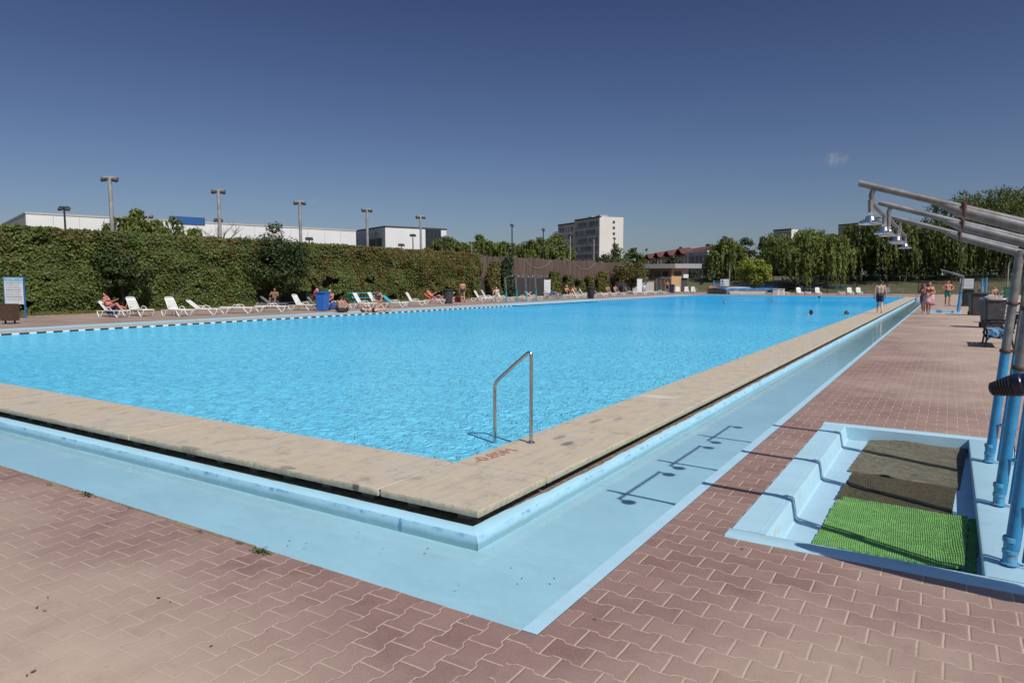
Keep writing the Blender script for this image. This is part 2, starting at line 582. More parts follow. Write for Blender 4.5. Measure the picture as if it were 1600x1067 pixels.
def water_mat():
    m, t, p = new_mat('pool_water')
    out = m.node_tree.nodes['Material Output']
    m.node_tree.nodes.remove(p)
    P = pos(t)
    a, b, c = wave_height(t, P)
    # crests: folded noise gives the lacy pattern of small wind waves
    rb = t.math('SUBTRACT', 1.0, t.math('MULTIPLY', t.math('ABSOLUTE', t.math('SUBTRACT', b, .5)), 3.2))
    h = t.math('ADD', t.math('MULTIPLY', a, 2.2), t.math('ADD', t.math('MULTIPLY', rb, WAVE_B), t.math('MULTIPLY', c, WAVE_C)))
    nb = t.bump(h, 1.0, WATER_GLOSS_BUMP)
    nd = t.bump(h, 1.0, WATER_DIFF_BUMP)
    dif = t.n('ShaderNodeBsdfDiffuse')
    big = t.noise(t.scale(P, (.5, 1, 1)), .12, 3, .5)
    sy = t.n('ShaderNodeSeparateXYZ'); t.l(P, sy.inputs[0])
    deep = t.math('ADD', t.rng(sy.outputs[1], 8, 55, 0, .95), t.math('MULTIPLY', t.math('SUBTRACT', big, .5), .9), None, True)
    col = t.mix(deep, WATER_B, WATER_A)
    t.l(col, dif.inputs['Color']); t.l(nd, dif.inputs['Normal'])
    gl = t.n('ShaderNodeBsdfGlossy'); gl.inputs['Roughness'].default_value = .03
    t.l(nb, gl.inputs['Normal'])
    fr = t.n('ShaderNodeFresnel'); fr.inputs['IOR'].default_value = 1.33; t.l(nb, fr.inputs['Normal'])
    mx = t.n('ShaderNodeMixShader')
    t.l(t.math('MULTIPLY', fr.outputs[0], WATER_FRES, clamp=True), mx.inputs[0]); t.l(dif.outputs[0], mx.inputs[1]); t.l(gl.outputs[0], mx.inputs[2])
    t.l(mx.outputs[0], out.inputs['Surface'])
    return m

def shallow_mat():
    m, t, p = new_mat('channel_water')
    out = m.node_tree.nodes['Material Output']
    m.node_tree.nodes.remove(p)
    P = pos(t)
    h = t.math('ADD', t.noise(t.scale(P, (1, 2.2, 1)), 3.2, 2), t.math('MULTIPLY', t.noise(t.scale(P, (1, 2, 1)), 9, 3), .35))
    nb = t.bump(h, .5, .006)
    tr = t.n('ShaderNodeBsdfTransparent'); tr.inputs['Color'].default_value = (.955, .985, .993, 1)
    gl = t.n('ShaderNodeBsdfGlossy'); gl.inputs['Roughness'].default_value = .01
    t.l(nb, gl.inputs['Normal'])
    fr = t.n('ShaderNodeFresnel'); fr.inputs['IOR'].default_value = 1.33; t.l(nb, fr.inputs['Normal'])
    mx = t.n('ShaderNodeMixShader')
    t.l(fr.outputs[0], mx.inputs[0]); t.l(tr.outputs[0], mx.inputs[1]); t.l(gl.outputs[0], mx.inputs[2])
    t.l(mx.outputs[0], out.inputs['Surface'])
    return m

def ground_mat():
    m, t, p = new_mat('ground_dry_grass')
    P = pos(t)
    n1 = t.noise(P, .25, 5, .6); n2 = t.noise(P, 4, 5, .7)
    c = t.mix(t.rng(n1, .35, .65), (0.11, 0.115, 0.035), (0.20, 0.165, 0.075))
    c = t.mix(t.rng(n2, .4, .7, 0, .6), c, (0.27, 0.21, 0.13))
    t.l(c, p.inputs['Base Color'])
    p.inputs['Roughness'].default_value = .95
    t.l(t.bump(n2, .6, .06), p.inputs['Normal'])
    return m

M_PAVE = paver_mat()
M_COPE = coping_mat()
M_CHAN = blue_paint('channel_paint', (0.400, 0.665, 0.790))
M_KERB = blue_paint('kerb_paint', (0.385, 0.650, 0.785), wear=.2, low=-.25)
M_RIM = blue_paint('rim_paint', (0.395, 0.610, 0.705), wear=.38)
M_BASIN = blue_paint('basin_paint', (0.375, 0.560, 0.665), wear=.2)
M_WATER = water_mat()
M_SHALLOW = shallow_mat()
M_GROUND = ground_mat()
M_DIRT = mat('dirt', (0.20, 0.145, 0.105), .9, var=.4, scale=14, bump=.6)
M_CONC = mat('pale_concrete', (0.42, 0.39, 0.35), .85, var=.18, scale=3, bump=.3, dirt=(0.2, 0.17, 0.14), dirt_amt=.3)
M_DECK = mat('far_paving', (0.285, 0.205, 0.165), .88, var=.2, scale=.7, bump=.3, dirt=(0.36, 0.27, 0.2), dirt_amt=.4, dscale=.4)
M_POOLWALL = mat('pool_wall', (0.10, 0.42, 0.66), .5, var=.1)

def tile_mat():
    m, t, p = new_mat('waterline_tiles')
    sp = t.n('ShaderNodeSeparateXYZ'); t.l(pos(t), sp.inputs[0])
    f = t.math('FRACT', t.math('MULTIPLY', sp.outputs[1], 2.0))
    t.l(t.mix(t.math('GREATER_THAN', f, .42), (0.62, 0.72, 0.76), (0.02, 0.022, 0.03)), p.inputs['Base Color'])
    p.inputs['Roughness'].default_value = .35
    return m
M_TILE = tile_mat()

# ------------------------------------------------------------------ pool and paving
XI, XO = -3.757, -2.795           # right-hand coping, inner and outer edge
YI, YO = 4.98, 3.975              # front coping
XL = -25.1                        # far side wall of the pool
YE = 82.0                         # far end of the pool
XC, YC = -1.555, 2.684            # paving edge along the channel
YCE = 77.0                        # far end of the channel
ZF, ZK = -0.25, -0.14             # channel floor, top of the low kerb
B1 = (-1.16, 4.41, 0.62, 8.70)    # shower basin holes in the paving
B2 = (-1.12, 42.0, 0.60, 46.2)

mb = MB()
xr, yb, yf = 16.0, -9.0, 100.0
for x0, y0, x1, y1 in ((XC, yb, xr, B1[1]), (XC, B1[1], B1[0], B1[3]), (B1[2], B1[1], xr, B1[3]), (XC, B1[3], xr, B2[1]), (XC, B2[1], B2[0], B2[3]), (B2[2], B2[1], xr, B2[3]), (XC, B2[3], xr, yf), (-42, yb, XC, YC)):
    mb.rect(x0, y0, x1, y1, 0)
# the edge of the paving towards the channel
mb.add([(-42, YC, 0), (XC, YC, 0), (XC, YC, ZF), (-42, YC, ZF)], [(0, 1, 2, 3)])
structure('paving', mb, M_PAVE)
mb = MB()
mb.rect(-37.0, YC, -27.6, 110, 0)
mb.rect(-27.6, YE + 1.0, XC, 110, 0)
mb.rect(XC, yf, xr, 110, 0)
structure('pool_deck', mb, M_DECK)

# ground sheet with a hole for the paved area, out to the horizon
mb = MB()
G = 3000
hx0, hy0, hx1, hy1 = -37.0, -9.0, 16.0, 110.0
for x0, y0, x1, y1 in ((-G, -G, G, hy0), (-G, hy1, G, G), (-G, hy0, hx0, hy1), (hx1, hy0, G, hy1)):
    mb.rect(x0, y0, x1, y1, -0.008)
structure('ground', mb, M_GROUND)

# channel: floor, rim strip on the paving side, kerb on the pool side
mb = MB()
mb.rect(-27.4, YC, XC, YO, ZF)
mb.rect(XO, YO, XC, YCE, ZF)
structure('channel_floor', mb, M_CHAN)
mb = MB()
mb.add([(XC - .085, YC, .003), (XC, YC, .003), (XC, YCE, .003), (XC - .085, YCE, .003)], [(0, 1, 2, 3)])
mb.add([(XC - .085, YC, .003), (XC - .085, YCE, .003), (XC - .10, YCE, ZF), (XC - .10, YC, ZF)], [(0, 1, 2, 3)])
mb.add([(XC - .085, YC + .002, .003), (XC - .10, YC + .002, ZF), (XC, YC + .002, ZF), (XC, YC + .002, .003)], [(0, 1, 2, 3)])
mb.add([(-2.62, YCE, ZF), (XC, YCE, ZF), (XC, YCE, 0.003), (-2.62, YCE, 0.003)], [(0, 1, 2, 3)])
mb.rect(-2.62, YCE, XC, YE + 1.0, 0.003)
structure('channel_rim', mb, M_RIM)

def wob(v, s=7.0, a=.006):
    v = Vector(v)
    return a * mnoise.noise(v * s) + a * .6 * mnoise.noise(v * s * 3.1 + Vector((9, 2, 5)))

def sweep(path_pts, prof, along, mb, seed=0, amp=.005, mi=0):
    """prof points (u outward, z) swept over parameters; along(i) -> (origin, outward dir)"""
    P = []
    for i, (o, d) in enumerate(path_pts):
        row = []
        for (u, z) in prof:
            p = Vector((o[0] + d[0] * u, o[1] + d[1] * u, z))
            k = wob(p + Vector((seed, 0, 0)), 6, amp)
            p = p + Vector((d[0] * k, d[1] * k, k * .5 if z < -.02 or u > -.05 else 0))
            row.append(p)
        P.append(row)
    mb.grid(P, mi, True)

# kerb: front run (outward -Y) and right run (outward +X), mitred
def lin(a, b, n):
    return [a + (b - a) * i / (n - 1) for i in range(n)]
kx, ky = -2.735, 3.87
kprof = [(-.60, ZK - .004), (-.30, ZK), (-.15, ZK), (-.02, ZK), (-.006, ZK - .006), (0, ZK - .022), (.004, ZF + .05), (.006, ZF)]
mb = MB()
ys = lin(ky, 12, 110) + lin(12.3, YCE, 160)
P = []
for y in ys:
    row = []
    for (u, z) in kprof:
        yy = max(y, ky - u)
        q = Vector((kx + u, yy, z))
        k = wob(q, 5, .005) if u > -.1 else 0
        row.append(Vector((q.x + k, q.y, z)))
    P.append(row)
mb.grid(P, 0, True)
xs = lin(kx, -12, 130) + lin(-12.3, -27.4, 60)
P = []
for x in xs:
    row = []
    for (u, z) in kprof:
        xx = min(x, kx + u)
        q = Vector((xx, ky - u, z))
        k = wob(q, 5, .005) if u > -.1 else 0
        row.append(Vector((q.x, q.y - k, z)))
    P.append(row)
mb.grid(P, 0, True, flip=True)
structure('channel_kerb', mb, M_KERB)
# bare dirt on the inner part of the kerb, under the slab edge
mb = MB()
def ragged(seed): return .012 * mnoise.noise(Vector((seed * 2.3, 1.7, 0))) + .01 * mnoise.noise(Vector((seed * 9.1, 4.7, 0)))
P = [[(kx - (.142 if y < ky + .3 else .142 - .065 * min(1, (y - ky - .3) / 1.2)) + 1.6 * ragged(y + 50), y, ZK + .004), (kx - .56, y, ZK + .004)] for y in lin(ky + .14, YCE, 700)]
mb.grid(P, 0, False)
P = [[(x, ky + .142 - ragged(x), ZK + .007), (x, ky + .56, ZK + .007)] for x in lin(-27.4, kx - .14, 300)]
mb.grid(P, 0, False)
structure('kerb_dirt', mb, M_DIRT)

# wall that carries the slabs, behind the gap
mb = MB()
mb.add([(XI + .25, YI - .25, -.055), (XI + .25, YE, -.055), (XI + .25, YE, ZF), (XI + .25, YI - .25, ZF)], [(0, 1, 2, 3)])
mb.add([(-27.4, YI - .25, -.055), (XI + .25, YI - .25, -.055), (XI + .25, YI - .25, ZF), (-27.4, YI - .25, ZF)], [(0, 1, 2, 3)])
# small bearing blocks in the gap
x = -3.0
while x > -24:
    mb.box((x, YO + .17, -.098), (.11 + .03 * random.random(), .14, .082))
    x -= .49
y = 5.0
while y < YCE:
    mb.box((XO - .22, y, -.098), (.16, .12, .082))
    y += .62
structure('gutter_wall', mb, M_DIRT)

# coping slabs: concrete planks with worn rounded edges
mb = MB()
sprof = [(-.002, -.006), (-.010, -.002), (-.03, 0.0)]
def slab(x0, y0, x1, y1, outer, seed):
    """outer: which sides are worn ('-y', '+x')"""
    nx = max(2, int((x1 - x0) / .06)); ny = max(2, int((y1 - y0) / .06))
    if y0 > 14: ny = max(2, int((y1 - y0) / .25))
    th = .058
    rings = [(0.0, 0.0), (.006, -.0035), (.011, -.012), (.012, -.036), (.005, -th)]
    xs_ = lin(x0 + .012, x1 - .012, nx + 1); ys_ = lin(y0 + .012, y1 - .012, ny + 1)
    dz = random.uniform(-.002, .002)
    P = [[Vector((a, b, dz + .0016 * mnoise.noise(Vector((a * 2, b * 2, seed))))) for b in ys_] for a in xs_]
    mb.grid(P, 0, True)
    per = [(a, ys_[0], (0, -1)) for a in xs_] + [(xs_[-1], b, (1, 0)) for b in ys_] + [(a, ys_[-1], (0, 1)) for a in reversed(xs_)] + [(xs_[0], b, (-1, 0)) for b in reversed(ys_)]
    rows = []
    for a, b, d in per:
        worn = ('-y' in outer and d == (0, -1)) or ('+x' in outer and d == (1, 0))
        row = []
        for u, z in rings:
            q = Vector((a + d[0] * u, b + d[1] * u, z + dz))
            if worn and u > 0:
                k = .0045 * mnoise.noise(q * 13) + .0035 * mnoise.noise(q * 31 + Vector((3, 3, 3)))
                q += Vector((d[0] * k, d[1] * k, k * .8))
            row.append(q)
        rows.append(row)
    mb.grid(rows, 0, True, flip=True)
    mb.add([(x0 + .015, y0 + .015, -th), (x1 - .015, y0 + .015, -th), (x1 - .015, y1 - .015, -th), (x0 + .015, y1 - .015, -th)], [(3, 2, 1, 0)])
slab(XI, YO, XO, YI, ('-y', '+x'), 1)
mb.rect(XI + .012, YI - .012, XO - .010, YI + .018, -.010, 1)
mb.rect(XI - .018, YO + .010, XI + .011, YI - .012, -.010, 1)
y, i = YI + .014, 2
while y < YE:
    y2 = min(y + 3.95, YE)
    slab(XI, y, XO, y2, ('+x',), i)
    mb.rect(XI + .012, y2 - .012, XO - .010, y2 + .02, -.010, 1)
    y = y2 + .014; i += 1
x = XI - .014
while x > XL:
    x2 = max(x - 3.6, XL)
    slab(x2, YO, x, YI, ('-y',), i)
    mb.rect(x2 - .02, YO + .010, x2 + .012, YI - .012, -.010, 1)
    x = x2 - .014; i += 1
structure('pool_coping', mb, [M_COPE, mat('joint_dirt', (0.045, 0.036, 0.03), .95)])

# coping on the left and far sides
mb = MB()
mb.box(((XL - .65), (YC + YE) / 2 + .5, -.045), (1.3, YE - YC + 1.0, .09), bev=.012)
mb.box(((XL + XO) / 2, YE + .5, -.05), (XO - XL - .02, 1.0, .09), bev=.012)
structure('far_coping', mb, M_CONC)
mb = MB()
mb.rect(-27.6, YC, XL - 1.302, YE + 1.0, 0.002)
structure('blue_strip', mb, M_RIM)
mb = MB()
mb.add([(XL + .003, YI, -.004), (XL + .003, YE, -.004), (XL + .003, YE, -.06), (XL + .003, YI, -.06)], [(0, 1, 2, 3)])
mb.add([(XL, YE - .003, -.02), (XI, YE - .003, -.02), (XI, YE - .003, -.11), (XL, YE - .003, -.11)], [(0, 1, 2, 3)], 1)
structure('waterline_band', mb, [M_TILE, M_POOLWALL])
mb = MB()
for a, b in (((XI, YI), (XI, YE)), ((XI, YE), (XL, YE)), ((XL, YE), (XL, YI)), ((XL, YI), (XI, YI))):
    mb.add([(a[0], a[1], -.05), (b[0], b[1], -.05), (b[0], b[1], -1.6), (a[0], a[1], -1.6)], [(0, 1, 2, 3)])
mb.rect(XL, YI, XI, YE, -1.6)
structure('pool_basin', mb, M_POOLWALL)
mb = MB()
mb.rect(XL, YI, XI, YE, -.058)
structure('pool_water', mb, M_WATER)
mb = MB()
mb.rect(-27.4, YC + .003, XC - .09, ky, ZF + .045)
mb.rect(kx, ky, XC - .09, YCE - .003, ZF + .045)
structure('channel_water', mb, M_SHALLOW)

# red painted depth figure on the coping, by the rail
def text_obj(name, s, size, m, loc, rotz, parent=None, xs=1.0, ext=.0008, shear=0.0):
    c = bpy.data.curves.new(name, 'FONT')
    c.body = s; c.size = size; c.extrude = ext; c.shear = shear
    c.align_x = 'CENTER'; c.align_y = 'CENTER'
    o = bpy.data.objects.new(name, c)
    COL.objects.link(o)
    dg = bpy.context.evaluated_depsgraph_get()
    me = bpy.data.meshes.new_from_object(o.evaluated_get(dg))
    bpy.data.objects.remove(o)
    o = bpy.data.objects.new(name, me)
    COL.objects.link(o)
    me.materials.clear(); me.materials.append(m)
    o.location = loc; o.rotation_euler = (0, 0, rotz); o.scale = (xs, 1, 1)
    if parent is not None: o.parent = parent
    return o
def faded_red():
    m, t, p = new_mat('faded_red_paint')
    n = t.noise(pos(t), 38, 4, .7)
    t.l(t.mix(t.rng(n, .42, .6), (0.47, 0.12, 0.075), (0.45, 0.27, 0.20)), p.inputs['Base Color'])
    p.inputs['Roughness'].default_value = .8
    return m
a, b = at(748, 719), at(797, 704)
tx = text_obj('depth_marking', '-0.85M', .205, faded_red(), ((a.x + b.x) / 2, (a.y + b.y) / 2, .0035), math.atan2(b.y - a.y, b.x - a.x), xs=1.0)
tag(tx, 'faded red depth figure 0.85M painted on the coping beside the hand rail', 'depth marking')
# ------------------------------------------------------------------ object materials
M_STEEL = mat('brushed_steel', (0.55, 0.55, 0.54), .26, 1.0, var=.08, scale=20)
M_CHROME = mat('chrome', (0.80, 0.80, 0.79), .20, 1.0, var=.04, scale=20)
M_GALV = mat('galvanised_steel', (0.215, 0.215, 0.22), .5, .35, var=.25, scale=9, bump=.1, dirt=(0.15, 0.115, 0.095), dirt_amt=.25, dscale=11)
M_BLUEPOLE = mat('blue_gloss_paint', (0.035, 0.255, 0.50), .38, 0, var=.12, scale=7, bump=.12, bscale=60, dirt=(0.02, 0.14, 0.30), dirt_amt=.25, dscale=13)
M_TEALPOLE = mat('teal_gloss_paint', (0.03, 0.30, 0.36), .4, 0, var=.12, scale=7)
M_LBLUE = mat('pale_blue_fitting', (0.07, 0.31, 0.50), .45, 0, var=.25, scale=30, bump=.2, dirt=(0.25, 0.2, 0.15), dirt_amt=.3, dscale=25)
M_RUST = mat('rusty_clamp', (0.115, 0.055, 0.038), .75, .2, var=.35, scale=60, bump=.4)
M_BLACKM = mat('black_iron', (0.018, 0.018, 0.02), .45, .3, var=.2, scale=20)
M_CHAIN = mat('dark_chain', (0.06, 0.05, 0.045), .5, .8, var=.2)
M_WHITE = mat('white_resin', (0.76, 0.75, 0.72), .42, 0, var=.05, scale=5, dirt=(0.55, 0.52, 0.46), dirt_amt=.15)
M_GREYRES = mat('grey_resin', (0.17, 0.19, 0.21), .5, 0, var=.1)
M_DGREY = mat('dark_grey_bin', (0.042, 0.043, 0.048), .48, 0, var=.15, scale=6, dirt=(0.11, 0.105, 0.10), dirt_amt=.2, dscale=5)
M_BLACKBIN = mat('black_bin', (0.02, 0.022, 0.024), .5, 0, var=.15, scale=6)
M_BLUEBIN = mat('blue_bin', (0.02, 0.13, 0.46), .4, 0, var=.12, scale=4)
M_NAVYBIN = mat('navy_bin', (0.02, 0.045, 0.13), .45, 0, var=.12, scale=4)
M_GREENBIN = mat('green_bin', (0.04, 0.17, 0.11), .5, 0, var=.15, scale=4)
M_RUBBER = mat('black_rubber', (0.014, 0.015, 0.02), .55, 0, var=.2, scale=60)
M_NAVYFAB = mat('navy_canvas', (0.012, 0.014, 0.035), .30, 0, var=.3, scale=14, bump=.25, bscale=25)
M_BAG = mat('clear_plastic_bag', (0.25, 0.255, 0.27), .25, 0, var=.3, scale=18, bump=.8, bscale=30)
M_WOOD = mat('dark_wood', (0.075, 0.045, 0.028), .7, 0, var=.35, scale=25, bump=.3)
M_SIGNBLUE = mat('sign_blue', (0.03, 0.16, 0.40), .4)
M_SIGNWHITE = mat('sign_white', (0.62, 0.66, 0.70), .45, var=.05)
M_INK = mat('sign_ink', (0.12, 0.14, 0.17), .6)
M_HEADBLUE = mat('sign_header', (0.25, 0.48, 0.70), .45)
M_TEALFAB = mat('teal_cushion', (0.05, 0.36, 0.42), .8, var=.15, bump=.3)
M_WTOWEL = mat('white_towel', (0.70, 0.69, 0.68), .9, var=.08, bump=.6, bscale=80)
M_BTOWEL = mat('blue_towel', (0.03, 0.075, 0.30), .9, var=.25, bump=.6, bscale=80)
M_RTOWEL = mat('red_towel', (0.50, 0.03, 0.045), .9, var=.2, bump=.6, bscale=80)
M_OTOWEL = mat('orange_towel', (0.62, 0.13, 0.06), .9, var=.25, bump=.6, bscale=80)
M_PTOWEL = mat('pink_towel', (0.42, 0.15, 0.18), .9, var=.35, scale=9, bump=.6, bscale=80, dirt=(0.72, 0.62, 0.62), dirt_amt=.6, dscale=7)
M_KTOWEL = mat('black_bag_cloth', (0.025, 0.025, 0.03), .8, var=.3)
M_LTOWEL = mat('lilac_towel', (0.42, 0.34, 0.46), .9, var=.3, scale=8)
M_GTOWEL = mat('grey_towel', (0.17, 0.17, 0.18), .9, var=.2)

def pattern_towel():
    m, t, p = new_mat('patterned_blue_towel')
    P = objco(t)
    v = t.n('ShaderNodeTexVoronoi'); v.inputs['Scale'].default_value = 9; t.l(P, v.inputs['Vector'])
    n = t.noise(P, 7, 2, dist=2.2)
    c = t.mix(t.rng(n, .46, .5), (0.02, 0.06, 0.16), (0.12, 0.34, 0.56))
    c = t.mix(t.rng(n, .58, .6), c, (0.55, 0.60, 0.62))
    t.l(c, p.inputs['Base Color']); p.inputs['Roughness'].default_value = .85
    return m
M_PATT = pattern_towel()

def turf_mat(name, a, b, scale=95, rough=.8):
    m, t, p = new_mat(name)
    P = objco(t)
    n = t.noise(P, 30, 4, .7)
    big = t.noise(P, 3, 4)
    w1 = t.math('SINE', t.math('MULTIPLY', t.n('ShaderNodeSeparateXYZ').outputs[0], 1.0))
    c = t.mix(t.rng(n, .3, .7), a, b)
    c = t.mix(t.rng(big, .4, .75, 0, .35), c, tuple(x * .6 for x in a))
    t.l(c, p.inputs['Base Color']); p.inputs['Roughness'].default_value = rough
    p.inputs['Specular IOR Level'].default_value = .25
    t.l(t.bump(t.noise(P, 160, 3, .7), .6, .006), p.inputs['Normal'])
    return m
M_GREENMAT = turf_mat('green_pile', (0.105, 0.260, 0.066), (0.200, 0.410, 0.140))
M_GREYMAT = turf_mat('worn_olive_pile', (0.076, 0.072, 0.052), (0.20, 0.188, 0.140))
M_DARKMAT = turf_mat('dark_olive_pile', (0.045, 0.041, 0.025), (0.11, 0.10, 0.062))

# ------------------------------------------------------------------ shower basins
def shower_basin(B, near):
    x0, y0, x1, y1 = B
    xs0, xs1 = -.92, -.90           # edge of the broad entry step
    xi = .245                       # inner edge of the right-hand rim
    zi = -.135
    iy0, iy1 = y0 + .15, y1 - .17
    lab = 'large pale blue sunken shower basin with loose mats beside the channel' if near else 'small bright blue sunken shower basin farther along the paving'
    root = thing('shower_basin', lab, 'shower basin', (x0, y0, 0))
    o = Vector((x0, y0, 0))
    def P(x, y, z): return (x - x0, y - y0, z)
    f = MB()
    f.add([P(xs0 - .02, iy0, zi), P(xi, iy0, zi), P(xi, iy1, zi), P(xs0 - .02, iy1, zi)], [(0, 1, 2, 3)])
    f.build('basin_floor', M_BASIN, root)
    wv = [(a, .012 * mnoise.noise(Vector((a * 3.1, .3, 7))) + .008 * mnoise.noise(Vector((a * 9, 3, 1)))) for a in lin(x0, x1, 60)]
    r = MB()
    h = .012
    # near rim with an uneven trowelled outer edge
    r.grid([[P(a, y0 + k, -.004), P(a, y0 + .012 + k, h), P(a, iy0 - .012, h + .002), P(a, iy0, h - .006), P(a, iy0 + .004, zi)] for a, k in wv], 0, True)
    # far rim
    r.grid([[P(a, iy1 - .004, zi), P(a, iy1, h - .006), P(a, iy1 + .012, h), P(a, y1 - .02, h), P(a, y1, -.004)] for a in lin(x0, x1, 30)], 0, True)
    # right-hand rim (carries the posts)
    r.grid([[P(xi, b, zi), P(xi, b, h - .006), P(xi + .014, b, h + .001), P(x1 - .02, b, h), P(x1, b, -.004)] for b in lin(iy0 - .002, iy1 + .002, 30)], 0, True, flip=True)
    # left entry step
    r.grid([[P(x0 + .006 * mnoise.noise(Vector((b * 4, 0, 2))), b, -.004), P(x0 + .012, b, h), P(xs0 - .07, b, h), P(xs0 - .012, b, h), P(xs0 - .002, b, h - .010), P(xs0 + .022, b, zi + .010), P(xs0 + .036, b, zi + .001)] for b in lin(iy0 - .002, iy1 + .002, 40)], 0, True, flip=True)
    r.build('basin_rim', M_RIM if near else M_BASIN, root)
    if near:
        c = MB()
        c.bar(P(xs0 - .055, iy0 + .05, h + .003), P(xs0 - .055, iy1 - .3, h + .003), .004, .0015)
        c.build('rim_seam', M_KERB, root)
    return root
shower_basin(B1, True)
shower_basin(B2, False)

# loose mats on the basin floor ---------------------------------------
def mat_sheet(name, label, corners, m, thick, hfun, nu, nv, z, fringe=0.0, amp=0.0, rib=None):
    """corners NL, NR, FR, FL in xy; a thick pile sheet with its own relief"""
    a, b, c, d = [Vector((*q, 0)) for q in corners]
    cen = (a + b + c + d) / 4
    top, bot = [], []
    for i in range(nu + 1):
        rt_, rb_ = [], []
        for j in range(nv + 1):
            u, v = i / nu, j / nv
            p = (a * (1 - u) + b * u) * (1 - v) + (d * (1 - u) + c * u) * v
            if fringe:
                e = fringe * mnoise.noise(p * 38)
                if j in (0, nv): p = p + (d - a).normalized() * e
                if i in (0, nu): p = p + (b - a).normalized() * e
            h = hfun(u, v)
            q = p - cen + Vector((0, 0, h))
            r_ = amp * (mnoise.noise(p * 120) * .6 + mnoise.noise(p * 47 + Vector((5, 1, 1))) * .6)
            if rib: r_ += amp * 1.1 * math.sin(2 * PI * (p.dot((b - a).normalized()) / rib + .5 * mnoise.noise(p * 9)))
            rt_.append(q + Vector((0, 0, thick + r_)))
            rb_.append(q)
        top.append(rt_); bot.append(rb_)
    mb = MB()
    mb.grid(top, 0, False, flip=False)
    mb.grid(bot, 0, False, flip=True)
    per = [(i, 0) for i in range(nu + 1)] + [(nu, j) for j in range(1, nv + 1)] + [(i, nv) for i in range(nu - 1, -1, -1)] + [(0, j) for j in range(nv - 1, -1, -1)]
    mb.grid([[top[i][j], bot[i][j]] for i, j in per], 0, False, flip=True)
    o = mb.build(name, m, None, (cen.x, cen.y, z))
    tag(o, label, 'floor mat')
    return o
zb = -.135
def k(q): 
    p = at(*q, zb); return (p.x, p.y)
def g_h(u, v):
    h = .002 + .012 * max(0, mnoise.noise(Vector((u * 2.2, v * 2.2, 0))))
    if u > .86: h += .02 * ((u - .86) / .14)          # torn strip at the right lifts slightly
    return h
def green_gap(u, v): return g_h(u, v)
mat_sheet('floor_mat', 'bright green artificial turf mat in the shower basin', [k((1268, 852)), k((1506, 894)), k((1511, 813)), k((1312, 777))], M_GREENMAT, .014, g_h, 190, 140, zb, .010, .0040, .0135)
mat_sheet('floor_mat', 'narrow torn off strip of green turf mat along the basin wall', [k((1509, 894.5)), k((1524, 897)), k((1529, 816)), k((1514, 813.5))], M_GREENMAT, .014, lambda u, v: .004 + .006 * v, 14, 100, zb, .012, .0034, .0125)
def d_h(u, v):
    return .003 + (.026 * max(0, 1 - u / .08) ** 2 if v < .55 else .008 * max(0, 1 - u / .12)) + .006 * mnoise.noise(Vector((u * 4, v * 3, 2)))
mat_sheet('floor_mat', 'dark olive rubber mat between the green turf and the bigger grey mat', [k((1308, 782)), k((1487, 806)), k((1494, 766)), k((1334, 739))], M_DARKMAT, .010, d_h, 150, 70, zb, .003, .0034, .0135)
def b_h(u, v):
    bulge = .085 * math.exp(-((v - .93) / .10) ** 2) * (1.0 - .55 * u) * (.8 + .35 * math.sin(u * 7))
    tear = .022 * math.exp(-((u - .36) / .07) ** 2) * max(0, 1 - v / .12)
    return .003 + bulge + tear + .005 * mnoise.noise(Vector((u * 3, v * 4, 8)))
gm_ = mat_sheet('floor_mat', 'large worn grey olive mat rucked up against the far basin wall', [k((1324, 737)), k((1499, 766)), k((1510, 707)), k((1366, 680))], M_GREYMAT, .010, b_h, 150, 110, zb, .004, .0034, .0135)

